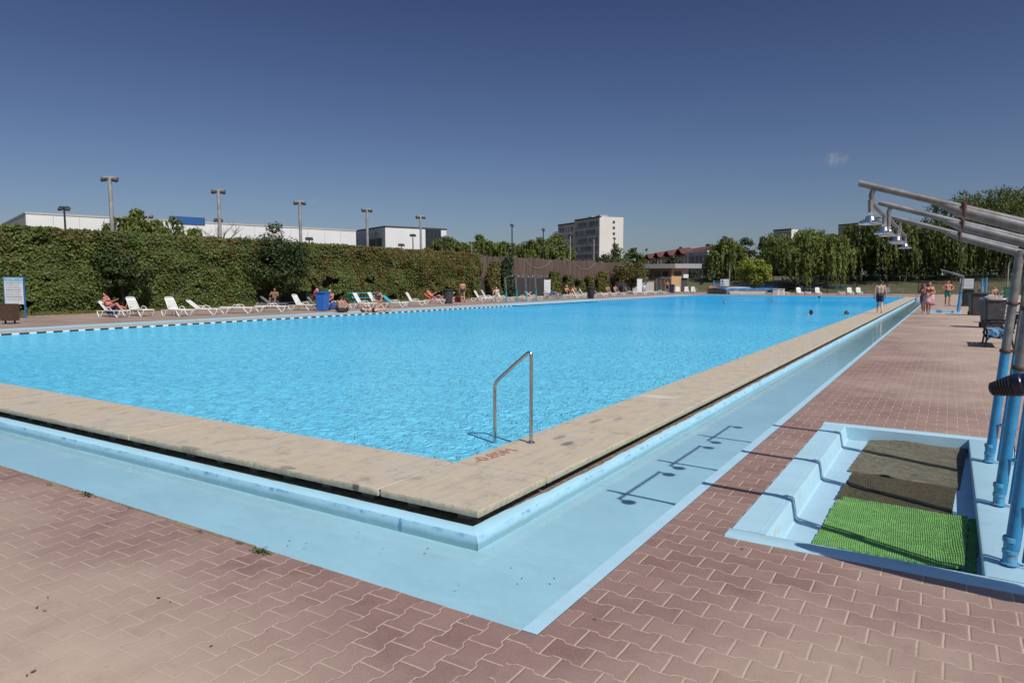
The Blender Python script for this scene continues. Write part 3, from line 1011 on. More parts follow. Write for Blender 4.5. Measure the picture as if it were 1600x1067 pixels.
# ------------------------------------------------------------------ showers
def make_shower(label, loc, rz=0, group='outdoor showers', bar=(-.13, .88), paint=None, detail=True):
    """post at the origin leaning to +X, arm reaching to -X, cross bar along Y with two bell heads"""
    paint = paint or M_BLUEPOLE
    lean = .069
    H = 1.89
    r = thing('outdoor_shower', label, 'shower', loc, rz, group)
    def pt(z, dx=0, dy=0): return Vector((lean * z + dx, dy, z))
    zp = 1.0
    b = MB()
    b.tube([pt(.10), pt(zp)], .038, 14)
    b.build('painted_post', paint, r)
    u = MB()
    u.tube([pt(zp), pt(H)], .0355, 14)
    u.tube([pt(H - .03), pt(H + .012)], .039, 14)
    u.build('upper_post', M_GALV, r)
    s = MB()
    s.tube([pt(.02, .072, .035), pt(zp, .072, .035)], .016, 10)
    s.build('supply_pipe', paint, r)
    s = MB()
    s.tube([pt(zp, .072, .035), pt(H + .01, .072, .035)], .016, 10)
    s.build('supply_pipe', M_GALV, r)
    f = MB()
    f.lathe([(.046, 0), (.046, .010), (.037, .013), (.036, .06), (.041, .063), (.041, .085), (.036, .088), (.036, .13), (.042, .133), (.042, .158), (.039, .162)], (0, 0, .012), 14)
    f.build('foot_fitting', M_LBLUE, r)
    if detail:
        v = MB()
        v.tube([pt(.36, .0, -.02), pt(.36, .09, -.05)], .013, 8)
        v.tube([pt(.335, .09, -.05), pt(.395, .09, -.05)], .010, 8)
        v.box(pt(.40, .09, -.05), (.055, .014, .012))
        tp_ = v.build('tap', paint, r)
        ch = MB()
        p0, p1 = pt(.35, .09, -.05), pt(.02, .17, -.06)
        pts = [p0 + (p1 - p0) * (i / 26) + Vector((.03 * math.sin(PI * i / 26), .006 * (-1) ** i, 0)) for i in range(27)]
        ch.tube(pts, .0045, 5)
        ch.build('pull_chain', M_CHAIN, tp_)
    for z in (1.02, 1.44):
        c = MB()
        c.lathe([(.043, -.014), (.046, -.010), (.046, .010), (.043, .014)], pt(z), 14, axis=(lean, 0, 1))
        c.box(pt(z, .05, .025), (.06, .045, .024))
        c.build('pipe_clamp', M_RUST, r)
    # arm: slope 0.334 up per metre out
    A0 = pt(H - .01)
    da = Vector((-.98, 0, .335)).normalized()
    a = MB()
    a.tube([A0 + Vector((.05, 0, -.017)), A0 + da * .49, A0 + da * .56 + Vector((0, 0, .008)), A0 + da * .64 + Vector((0, 0, .020))], [.035, .033, .022, .006], 14)
    a.build('arm_sleeve', M_GALV, r)
    a = MB()
    top = Vector((0, 0, .030))
    a.tube([A0 + da * .02 + top, A0 + da * 1.055 + top * .55], .0205, 12)
    a.build('arm_pipe', M_GALV, r)
    c = MB()
    q = A0 + da * .47
    c.box(q + top * .45, (.020, .076, .084), bev=.008)
    c.box(q + Vector((0, .0, .058)), (.030, .03, .012))
    c.build('arm_clamp', M_RUST, r)
    # drop to the cross bar
    e = A0 + da * .965 + top * .6
    cb = e + Vector((-.006, 0, -.105))
    hd = MB()
    hd.tube([e, e + Vector((-.015, 0, -.05)), cb], .015, 10)
    hd.tube([cb + Vector((0, bar[0], 0)), cb + Vector((0, bar[1], 0))], .0135, 10)
    for yy in bar: hd.tube([cb + Vector((0, yy, .014)), cb + Vector((.004, yy, -.062))], .0145, 10)
    xb = hd.build('cross_bar', M_GALV, r)
    for yy in bar:
        o_ = cb + Vector((0, yy, 0))
        h = MB()
        h.lathe([(.013, .012), (.018, .008), (.018, -.006), (.015, -.010), (.024, -.016), (.029, -.026), (.031, -.036), (.036, -.041), (.058, -.050), (.064, -.056), (.064, -.061), (.058, -.064), (.0, -.062)], o_ + Vector((.004, 0, -.068)), 20)
        h.build('shower_head', M_CHROME, xb)
    return r

make_shower('nearest tall blue and grey shower post with arm over the green mat', (.368, 4.80, .012))
make_shower('middle of the three tall showers standing beside the dark olive mat', (.378, 6.06, .012), bar=(-.10, .92))
make_shower('farthest of the three tall showers beside the large grey mat', (.376, 7.485, .012), bar=(-.2, .80))
make_shower('slender shower at the near end of the small bright blue basin', (.43, 42.6, .012), detail=False)
make_shower('slender shower at the far end of the small bright blue basin', (.43, 45.6, .012), detail=False)

# pair of blue posts far along the right-hand side
p = at(1535, 475)
r = thing('blue_post', 'pair of short bright blue posts rising behind the grey bins', 'post', (p.x, p.y, 0))
q = MB(); q.tube([(-.12, 0, 0), (-.10, 0, 1.75)], .07, 10); q.lathe([(.085, 0), (.085, .04), (.05, .06)], (-.10, 0, 1.73), 10); q.build('post', M_BLUEPOLE, r)
q = MB(); q.tube([(.13, 0, 0), (.15, 0, 1.82)], .07, 10); q.lathe([(.085, 0), (.085, .04), (.05, .06)], (.15, 0, 1.80), 10); q.build('post', M_BLUEPOLE, r)

# ------------------------------------------------------------------ hand rails
def bend(pts, rad=.05, n=5):
    out = [Vector(pts[0])]
    for i in range(1, len(pts) - 1):
        p, a, b = Vector(pts[i]), Vector(pts[i - 1]), Vector(pts[i + 1])
        u, v = (a - p).normalized(), (b - p).normalized()
        s0, s1 = p + u * rad, p + v * rad
        for j in range(n + 1):
            t_ = j / n
            out.append(s0 * (1 - t_) ** 2 + p * 2 * t_ * (1 - t_) + s1 * t_ ** 2)
    out.append(Vector(pts[-1]))
    return out
def rail(label, loc, rz=0, group=None):
    r = thing('hand_rail', label, 'hand rail', loc, rz, group)
    q = MB()
    q.tube(bend([(0, 0, .0), (0, 0, .955), (-.445, 0, .585), (-.445, 0, -1.0)], .07), .0185, 14)
    q.build('rail_tube', M_STEEL, r)
    q = MB()
    q.lathe([(.042, 0), (.042, .006), (.034, .014), (.022, .02), (.019, .03)], (0, 0, 0), 20)
    q.build('base_collar', M_STEEL, r)
    return r
rail('bent stainless steel hand rail at the near corner of the pool', (-3.545, 5.978, .0))
p = at(1418, 465)
rail('far stainless steel hand rail at the end of the pool', (-4.0, 81.6, .0), rz=0)
p = at(1095, 460)
rail('small pale hand rail at the far left corner of the pool', (XL + .4, YE - 4, 0), rz=PI)

# ------------------------------------------------------------------ folded parasol reaching in from the right
tip = Vector((.188, 4.10, 1.118)); end = Vector((1.60, 3.86, 1.55))
dr = (end - tip).normalized()
r = thing('folded_parasol', 'black folded parasol tip reaching in from the right in front of the showers', 'parasol', tip)
q = MB()
prof = [(.012, 0), (.030, .008)]
z = .012
for i in range(7):
    rr = .033 + .0032 * i
    prof += [(rr, z), (rr, z + .0085), (rr - .004, z + .0095), (rr - .004, z + .012)]
    z += .0125
q.lathe(prof, (0, 0, 0), 24, axis=dr)
q.build('ribbed_cap', M_RUBBER, r)
q = MB()
pf = [(.050, .098), (.056, .106), (.056, .135), (.052, .14), (.053, .19), (.058, .195), (.060, .26), (.085, .45), (.11, .9), (.12, 1.5)]
ns = 28
vs = []
sx = Vector((0, 1, 0)); sz = dr.cross(sx).normalized(); sx = sz.cross(dr)
rows = []
for (rr, zz) in pf:
    row = []
    for j in range(ns + 1):
        an = 2 * PI * (j % ns) / ns
        k_ = rr * (1 + (.10 * math.sin(4 * an + zz * 6) if zz > .22 else 0))
        row.append(dr * zz + sx * math.cos(an) * k_ + sz * math.sin(an) * k_)
    rows.append(row)
q.grid(rows, 0, True)
q.build('folded_canopy', M_NAVYFAB, r)
q = MB()
q.tube([dr * .16, dr * 1.62], .018, 10)
q.tube([dr * 1.55, dr * 1.55 + Vector((0, 0, -1.53))], .022, 10)
q.build('stand', M_GALV, r)
def brandmarks():
    q = MB()
    for i, (a0, ww) in enumerate(((.148, .006), (.160, .009), (.174, .004))):
        for s_ in range(3):
            an = -2.2 + .16 * s_
            c0 = dr * (a0) + sx * math.cos(an) * .0545 + sz * math.sin(an) * .0545
            q.box(c0, (ww, .003, .006))
    return q
# (small pale printed marks on the sleeve)
brandmarks().build('printed_marks', M_SIGNWHITE, r)

# ------------------------------------------------------------------ park bench
p = at(1541, 543)
r = thing('park_bench', 'black cast iron bench end with a patterned blue towel over it', 'bench', (p.x - .03, p.y, 0), 0)
def bench_side(y):
    q = MB()
    q.tube(bend([(0, y, 0), (.03, y, .22), (.02, y, .42), (-.03, y, .50), (.0, y, .615), (.60, y, .625)], .05), .022, 8)
    q.tube(bend([(.58, y, 0), (.53, y, .25), (.55, y, .45), (.62, y, .85)], .06), .022, 8)
    q.tube([(.02 + .26 * (1 - math.cos(a)), y, .12 + .2 * math.sin(a)) for a in lin(0.0, PI, 12)], .015, 8)
    q.tube([(.0, y, .42), (.58, y, .40)], .02, 8)
    for cx_, cz_, s_ in ((.12, .545, 1), (.30, .55, -1), (.46, .55, 1)):
        q.tube([(cx_ + (.012 + .055 * i / 16) * math.cos(s_ * i * .6), y, cz_ + (.010 + .045 * i / 16) * math.sin(s_ * i * .6)) for i in range(16)], .010, 6)
    q.tube([(.03 + .018 * i / 3 * math.cos(i * .55), y, .30 + .03 * i / 4 * math.sin(i * .55)) for i in range(10)], .012, 6)
    return q
for y_ in (0.0, 1.5):
    bench_side(y_).build('side_frame', M_BLACKM, r)
q = MB()
for i in range(5): q.box((.06 + i * .115, .75, .432), (.09, 1.62, .028), bev=.006)
q.build('seat', M_WOOD, r)
q = MB()
for i in range(3): q.box((.575 + .03 * i, .75, .53 + .12 * i), (.028, 1.62, .085), bev=.006)
q.build('backrest', M_WOOD, r)
# towel hangs over the near end
q = MB()
rows = []
for i in range(24):
    u = i / 23
    row = []
    for (yy, zz) in ((.85, .452), (.4, .452), (.05, .455), (-.045, .453), (-.06, .42), (-.062, .34), (-.06, .24)):
        row.append(Vector((.03 + .52 * u, yy + (.012 * math.sin(u * 17) if yy < 0 else 0), zz + (.012 * math.sin(u * 9) if zz < .3 else 0))))
    rows.append(row)
q.grid(rows, 0, True)
o = q.build('towel', M_PATT, None, (p.x - .03, p.y, 0))
sm_ = o.modifiers.new('thick', 'SOLIDIFY'); sm_.thickness = .008
tag(o, 'blue and white patterned towel hanging over the end of the iron bench', 'towel')

# ------------------------------------------------------------------ bins
def wheelie_bin(label, loc, rz, m, h=1.08, wdt=.62, dep=.72, lid=True, group='wheeled waste bins', lidm=None):
    r = thing('waste_bin', label, 'waste bin', loc, rz, group)
    q = MB()
    def ring(wx, dy, z, b=.05):
        return [Vector((sx_ * (wx / 2 - (b if kx_ else 0)), sy_ * (dy / 2 - (0 if kx_ else b)), z)) for sx_, sy_, kx_ in ((-1, -1, 0), (-1, -1, 1), (1, -1, 1), (1, -1, 0), (1, 1, 0), (1, 1, 1), (-1, 1, 1), (-1, 1, 0))]
    zs = [(.80, .80, .03), (.82, .82, .10), (.97, .97, h - .14), (.98, .98, h - .12), (1.05, 1.05, h - .11), (1.05, 1.05, h - .05)]
    rows = [ring(wdt * a, dep * b, z) for a, b, z in zs]
    rows = [rw + [rw[0]] for rw in rows]
    q.grid(rows, 0, False, flip=True)
    q.add(rows[0][:8], [tuple(reversed(range(8)))])
    if not lid:
        q.grid([rows[-1], [v * 1 + Vector((-v.x * .08, -v.y * .08, -.03)) for v in rows[-1]]], 0, False, flip=True)
    bd_ = q.build('body', m, r)
    if lid:
        q = MB()
        q.box((0, -.02, h - .025), (wdt * 1.10, dep * 1.12, .05), bev=.02)
        q.box((0, -.02, h + .012), (wdt * .9, dep * .9, .03), bev=.012)
        q.tube([(-wdt * .42, dep * .6, h - .05), (wdt * .42, dep * .6, h - .05)], .018, 8)
        q.build('lid', lidm or m, r)
    for s_ in (-1, 1):
        q = MB()
        q.lathe([(.0, -.025), (.09, -.025), (.10, -.015), (.10, .015), (.09, .025), (.0, .025)], (s_ * wdt * .40, dep * .42, .10), 14, axis=(1, 0, 0))
        q.build('wheel', M_RUBBER, bd_)
    return r
p = at(1550, 513)
wheelie_bin('large dark grey wheeled bin lined with a clear plastic bag behind the bench', (p.x, p.y + .3, 0), .25, M_DGREY, 1.08, .66, .74, lid=False)
q = MB()
rows = []
for (f, z) in ((1.085, .985), (1.10, 1.02), (1.05, 1.055), (.9, 1.03)):
    rows.append([Vector((.345 * f * math.copysign(abs(math.cos(a)) ** .45, math.cos(a)), .385 * f * math.copysign(abs(math.sin(a)) ** .45, math.sin(a)), z + .025 * mnoise.noise(Vector((math.cos(a) * 4, math.sin(a) * 4, z * 9))))) for a in lin(0, 2 * PI, 50)])
q.grid(rows, 0, True, flip=True)
for i in range(2):
    c = Vector((-.2 + .10 * i, -.05 + .06 * (i % 2), 1.03))
    q.lathe([(.0, .10), (.07, .09), (.13, .04), (.14, -.02), (.10, -.08)], c, 12)
o = q.build('bin_liner', M_BAG, None, (p.x, p.y + .3, 0), .25)
tag(o, 'crumpled clear plastic bag spilling over the rim of the large grey bin', 'bin liner')
p = at(1524, 493)
wheelie_bin('dark grey wheeled bin with closed lid standing left of the blue posts', (p.x + .05, p.y + .3, 0), .2, M_DGREY, 1.08, .66, .74)
p = at(1511, 479)
wheelie_bin('small looking dark bin farthest along the right-hand row of bins', (p.x, p.y + .3, 0), .1, M_BLACKBIN, 1.08, .62, .72)
p = at(497, 486)
wheelie_bin('bright blue wheeled bin standing among the loungers before the ivy hedge', (p.x, p.y + .35, 0), R(20), M_BLUEBIN, 1.04, .60, .66)
p = at(1050, 458)
wheelie_bin('dark blue bin by the pavilion with three white chairs to its right', (p.x, p.y, 0), R(10), M_NAVYBIN, 1.15, .62, .7)
p = at(1432, 462)
wheelie_bin('navy blue bin at the far end of the shallow channel', (XC - .5, 84.0, 0), 0, M_NAVYBIN, 1.3, .9, .8)
p = at(1577, 467)
wheelie_bin('green bin with open top in front of the willow trunk', (p.x, p.y + 2, 0), 0, M_GREENBIN, 1.15, .75, .7, lid=False)

def round_bin(label, loc, m, h=.98, r0=.27, r1=.36):
    r = thing('waste_bin', label, 'waste bin', loc, 0, 'round plastic waste bins')
    q = MB()
    q.lathe([(r0 * .96, 0), (r0, .02), (r0 + (r1 - r0) * .5, h * .5), (r1, h * .9)], n=22)
    q.build('body', m, r)
    q = MB()
    q.lathe([(r1 + .005, h * .88), (r1 + .04, h * .9), (r1 + .04, h * .97), (r1 + .01, h), (r1 * .5, h + .03), (0.001, h + .035)], n=22)
    q.build('lid', M_BLACKBIN, r)
    for s_ in (-1, 1):
        q = MB(); q.box((s_ * (r1 + .02), 0, h * .78), (.06, .16, .06), bev=.01); q.build('grip', m, r)
    return r
p = at(700.5, 474.5); round_bin('dark grey round bin between the red towel and the walking man', (p.x, p.y, 0), M_DGREY, 1.05, .30, .37)
p = at(923, 466.5); round_bin('black round bin at the end of the crowded row of loungers', (p.x, p.y, 0), M_BLACKBIN, 1.08, .29, .42)

# wooden litter bin and notice board on the left bank
p = at(16, 506)
r = thing('litter_bin', 'brown slatted wooden litter bin on the left bank below the notice board', 'litter bin', (p.x, p.y, 0), R(25))
q = MB()
for i in range(7): q.box((-.21 + .07 * i, -.18, .44), (.060, .022, .62), bev=.004)
for i in range(4): q.box((-.24, -.14 + .093 * i, .44), (.022, .08, .62)); q.box((.24, -.14 + .093 * i, .44), (.022, .08, .62))
for i in range(7): q.box((-.21 + .07 * i, .18, .44), (.060, .022, .62))
q.build('slats', M_WOOD, r)
for sx_ in (-1, 1):
    q = MB(); q.box((sx_ * .20, 0, .10), (.05, .05, .2)); q.build('leg', M_BLACKM, r)
q = MB(); q.box((0, 0, .76), (.50, .40, .03), bev=.01); q.build('rim', M_WOOD, r)

def notice(label, loc, rz, wd, z0, z1, lines=True, frame=M_SIGNBLUE, board=M_SIGNWHITE, nl=11, header=True):
    r = thing('notice_board', label, 'notice board', loc, rz)
    for s_ in (-1, 1):
        q = MB(); q.box((s_ * (wd / 2 + .02), 0, z1 / 2 + .02), (.05, .05, z1 + .04)); q.build('post', frame, r)
    pq = MB(); pq.box((0, -.01, (z0 + z1) / 2), (wd, .03, z1 - z0))
    if lines:
        rr = random.Random(3)
        for i in range(nl):
            zz = z1 - (z1 - z0) * (.2 + .72 * i / nl)
            x_ = -wd * .42
            while x_ < wd * .40:
                lw = rr.uniform(.03, .13) * wd
                if x_ + lw > wd * .43: break
                pq.box((x_ + lw / 2, -.027, zz), (lw, .003, (z1 - z0) * (.012 if i % 4 else .022)), None, 1)
                x_ += lw + .018 * wd
    pan = pq.build('panel', [board, M_INK], r)
    if header:
        q = MB(); q.box((0, -.029, z1 - (z1 - z0) * .075), (wd * .97, .004, (z1 - z0) * .13)); q.build('header_band', M_HEADBLUE, pan)
    return r
p = at(25, 497)
notice('blue framed notice board with lines of small print on the left bank', (p.x, p.y, 0), R(26), .92, .62, 1.80)
p = at(855, 465.5)
notice('tall white notice board standing behind the left-hand row of showers', (p.x, p.y, 0), R(45), .55, .2, 1.75, True, M_SIGNWHITE, M_SIGNWHITE, 9, False)
p = at(999, 459.5)
notice('narrow white notice board in front of the olive tree', (p.x, p.y, 0), R(50), .62, .2, 1.9, False, M_SIGNWHITE, M_SIGNWHITE, 3, False)
p = at(1008, 459)
notice('small pale square sign on the lawn before the pavilion', (p.x - 2, p.y + 4, 0), R(50), .9, .75, 1.45, False, M_GALV, M_SIGNWHITE, 3, False)
p = at(1123, 457)
notice('white notice with grey print behind the bathers at the far end', (p.x, p.y + 3, 0), R(30), 1.2, .9, 1.9, True, M_GALV, M_SIGNWHITE, 5, False)
p = at(1511, 463)
notice('pale blue and white notice above the farthest right-hand bin', (p.x, p.y + 5, 0), R(0), 1.3, .8, 1.9, True, M_SIGNBLUE, M_SIGNWHITE, 5, False)
# ------------------------------------------------------------------ sun loungers
def lounger_parts(r, tilt, m, slats=True, arms=True):
    """head end at -X, foot end at +X, seat 0.36 m high; tilt of the backrest in degrees"""
    hs = .36
    q = MB()
    for s_ in (-1, 1):
        q.bar((-.30, s_ * .31, hs), (.94, s_ * .31, hs - .01), .06, .055, bev=.012)
        q.bar((-.95, s_ * .29, hs - .05), (-.30, s_ * .29, hs - .035), .045, .045, bev=.008)
    q.bar((.93, -.31, hs - .01), (.93, .31, hs - .01), .07, .05, bev=.012, up=(0, 0, 1))
    q.bar((-.93, -.29, hs - .05), (-.93, .29, hs - .05), .045, .04)
    q.build('frame', m, r)
    q = MB()
    if slats:
        for i in range(15):
            x = -.24 + i * .079
            q.box((x, 0, hs + .016), (.060, .58, .016), bev=.004)
    else:
        q.box((.33, 0, hs + .016), (1.2, .58, .018), bev=.006)
    q.build('seat', m, r)
    a = R(tilt)
    M = Matrix.Rotation(a, 3, 'Y')   # rotates -X upwards for positive angle
    hinge = Vector((-.28, 0, hs + .015))
    q = MB()
    def bp(x, y, z=0): return hinge + M @ Vector((-x, y, z))
    for s_ in (-1, 1):
        q.bar(bp(0, s_ * .285), bp(.72, s_ * .25), .055, .035, bev=.01, up=M @ Vector((0, 0, 1)))
    top = [bp(.72 + .07 * math.sin(k_), .25 * math.cos(k_)) for k_ in lin(0, PI, 9)]
    q.tube(top, .026, 8)
    n = 6
    for i in range(n):
        y = -.235 + .47 * (i + .5) / n
        q.bar(bp(.03, y), bp(.74 - .06 * abs(y) / .25, y * .93), .052, .014, up=M @ Vector((0, 0, 1)))
    q.bar(bp(.04, -.27), bp(.04, .27), .05, .02, up=M @ Vector((0, 0, 1)))
    q.bar(bp(.66, -.25), bp(.66, .25), .12, .016, up=M @ Vector((0, 0, 1)))
    q.build('backrest', m, r)
    for s_ in (-1, 1):
        for pts in ([(.42, s_ * .31, hs - .02), (.56, s_ * .325, .17), (.70, s_ * .33, .0)], [(.92, s_ * .31, hs - .03), (.90, s_ * .325, .2), (.76, s_ * .33, 0.0)], [(-.42, s_ * .30, hs - .03), (-.52, s_ * .32, .18), (-.62, s_ * .33, .0)], [(-.94, s_ * .29, hs - .06), (-.90, s_ * .31, .16), (-.74, s_ * .33, 0.0)]):
            q = MB()
            q.tube(bend(pts, .08, 4), [.026] * 99 if False else .027, 8)
            q.build('leg', m, r)
        if arms:
            q = MB()
            q.tube(bend([(-.22, s_ * .325, hs), (-.12, s_ * .345, hs + .19), (.18, s_ * .345, hs + .15), (.30, s_ * .32, hs)], .1, 5), .020, 8)
            q.build('armrest', m, r)
PROTO = {}
LS = .84
def lounger(label, px, py, ang, tilt, m=None, loc=None, arms=True, group='loungers along the left bank'):
    m = m or M_WHITE
    p = Vector(loc) if loc is not None else at(px, py)
    key = (tilt, m.name, arms)
    if key in PROTO:
        r = copy_tree(PROTO[key])
        r.location = (p.x, p.y, 0); r.rotation_euler = (0, 0, R(ang)); r.scale = (LS, LS, LS)
        tag(r, label, 'sun lounger', group)
        r['label'] = label
    else:
        r = thing('sun_lounger', label, 'sun lounger', (p.x, p.y, 0), R(ang), group)
        lounger_parts(r, tilt, m, True, arms)
        r.scale = (LS, LS, LS)
        PROTO[key] = r
    return r
def towel_on(label, root, x0, x1, m, wid=.62, drop=.16, z=.40, tilt=None, name='towel', side=-1):
    """cloth lying over a lounger's seat (x0..x1) or up its backrest if tilt is given; one side hangs down"""
    q = MB()
    rows = []
    for i in range(16):
        u = i / 15
        row = []
        for v, zz in ((-.5 - (.06 if side < 0 else 0), -drop if side < 0 else 0), (-.5, 0), (-.2, .004), (.2, .004), (.5, 0), (.5 + (.04 if side > 0 else 0), -drop if side > 0 else 0)):
            if tilt is None:
                w_ = Vector((x0 + (x1 - x0) * u, v * wid, z + zz + .01 * math.sin(u * 8 + v * 5)))
            else:
                a = R(tilt)
                d = .02 + .80 * u
                w_ = Vector((-.28 - d * math.cos(a) + .035 * math.sin(a), v * wid, .375 + d * math.sin(a) + .035 * math.cos(a) + (zz * .4) + .008 * math.sin(u * 9)))
            row.append(w_)
        rows.append(row)
    q.grid(rows, 0, True)
    o = q.build(name, m, None, root.location, root.rotation_euler.z)
    o.scale = (LS, LS, LS)
    s_ = o.modifiers.new('thick', 'SOLIDIFY'); s_.thickness = .012
    return tag(o, label, 'towel')

# ------------------------------------------------------------------ people
def skin(name, c):
    m, t, p = new_mat(name)
    n = t.noise(objco(t), 9, 3)
    t.l(t.mix(t.rng(n, .3, .7), tuple(v * .9 for v in c), tuple(v * 1.08 for v in c)), p.inputs['Base Color'])
    p.inputs['Roughness'].default_value = .5
    p.inputs['Subsurface Weight'].default_value = .08
    p.inputs['Subsurface Radius'].default_value = (.02, .008, .004)
    return m
SK_TAN = skin('tanned_skin', (0.40, 0.205, 0.125))
SK_RED = skin('sunburnt_skin', (0.47, 0.20, 0.125))
SK_FAIR = skin('fair_skin', (0.54, 0.335, 0.24))
SK_DARK = skin('brown_skin', (0.25, 0.125, 0.08))
H_DARK = mat('dark_hair', (0.018, 0.013, 0.010), .6, var=.3, scale=40)
H_BROWN = mat('brown_hair', (0.07, 0.040, 0.022), .6, var=.3, scale=40)
H_GREY = mat('grey_hair', (0.38, 0.36, 0.34), .7, var=.2, scale=40)
H_RED = mat('auburn_hair', (0.14, 0.05, 0.02), .6, var=.3, scale=40)
H_WHITE = mat('white_cap', (0.7, 0.7, 0.68), .8)
C_BLACK = mat('black_swimwear', (0.012, 0.012, 0.018), .7, var=.2)
C_NAVY = mat('navy_swimwear', (0.016, 0.018, 0.045), .7, var=.2)
C_GREEN = mat('green_swimwear', (0.02, 0.20, 0.11), .7, var=.3, scale=14)
C_RED = mat('dark_red_swimwear', (0.16, 0.022, 0.045), .7, var=.3, scale=14)
C_BLUE = mat('blue_swimwear', (0.03, 0.09, 0.30), .7, var=.3)
C_PURPLE = mat('purple_cap', (0.16, 0.10, 0.33), .5)

def capsule(mb, a, b, ra, rb, n=12):
    a, b = Vector(a), Vector(b)
    d = b - a
    L = d.length
    if L < 1e-6: d = Vector((0, 0, 1)); L = 1e-6
    d = d.normalized()
    prof = []
    for k_ in range(5): prof.append((ra * math.sin(PI / 2 * (k_ + .15) / 5), -ra * math.cos(PI / 2 * (k_ + .15) / 5)))
    for k_ in range(6):
        f = k_ / 5
        prof.append((ra + (rb - ra) * f, L * f))
    for k_ in range(4, -1, -1): prof.append((rb * math.sin(PI / 2 * (k_ + .15) / 5), L + rb * math.cos(PI / 2 * (k_ + .15) / 5)))
    mb.lathe(prof, a, n, axis=d)
def ellip(mb, c, rx, ry, rz, M=None, n=14):
    vs, fs = [], []
    K = 9
    for i in range(K + 1):
        th = PI * (i + .02) / (K + .04)
        for j in range(n):
            an = 2 * PI * j / n
            v = Vector((rx * math.sin(th) * math.cos(an), ry * math.sin(th) * math.sin(an), rz * math.cos(th)))
            vs.append(Vector(c) + (M @ v if M is not None else v))
    for i in range(K):
        for j in range(n):
            fs.append((i * n + j, (i + 1) * n + j, (i + 1) * n + (j + 1) % n, i * n + (j + 1) % n))
    fs.append(tuple(range(n))); fs.append(tuple(reversed(range(K * n, K * n + n))))
    mb.add(vs, fs, 0, True)
def fuse(name, mb, m, parent, voxel):
    o = mb.build(name, m, None)
    md = o.modifiers.new('fuse', 'REMESH'); md.mode = 'VOXEL'; md.voxel_size = voxel; md.use_smooth_shade = True
    s_ = o.modifiers.new('soft', 'SMOOTH'); s_.factor = .5; s_.iterations = 2
    dg = bpy.context.evaluated_depsgraph_get()
    me = bpy.data.meshes.new_from_object(o.evaluated_get(dg))
    old = o.data
    o.modifiers.clear()
    o.data = me
    me.name = name
    if not me.materials: me.materials.append(m)
    bpy.data.meshes.remove(old)
    o.parent = parent
    return o
V = Vector
def nrm(v): return Vector(v).normalized()

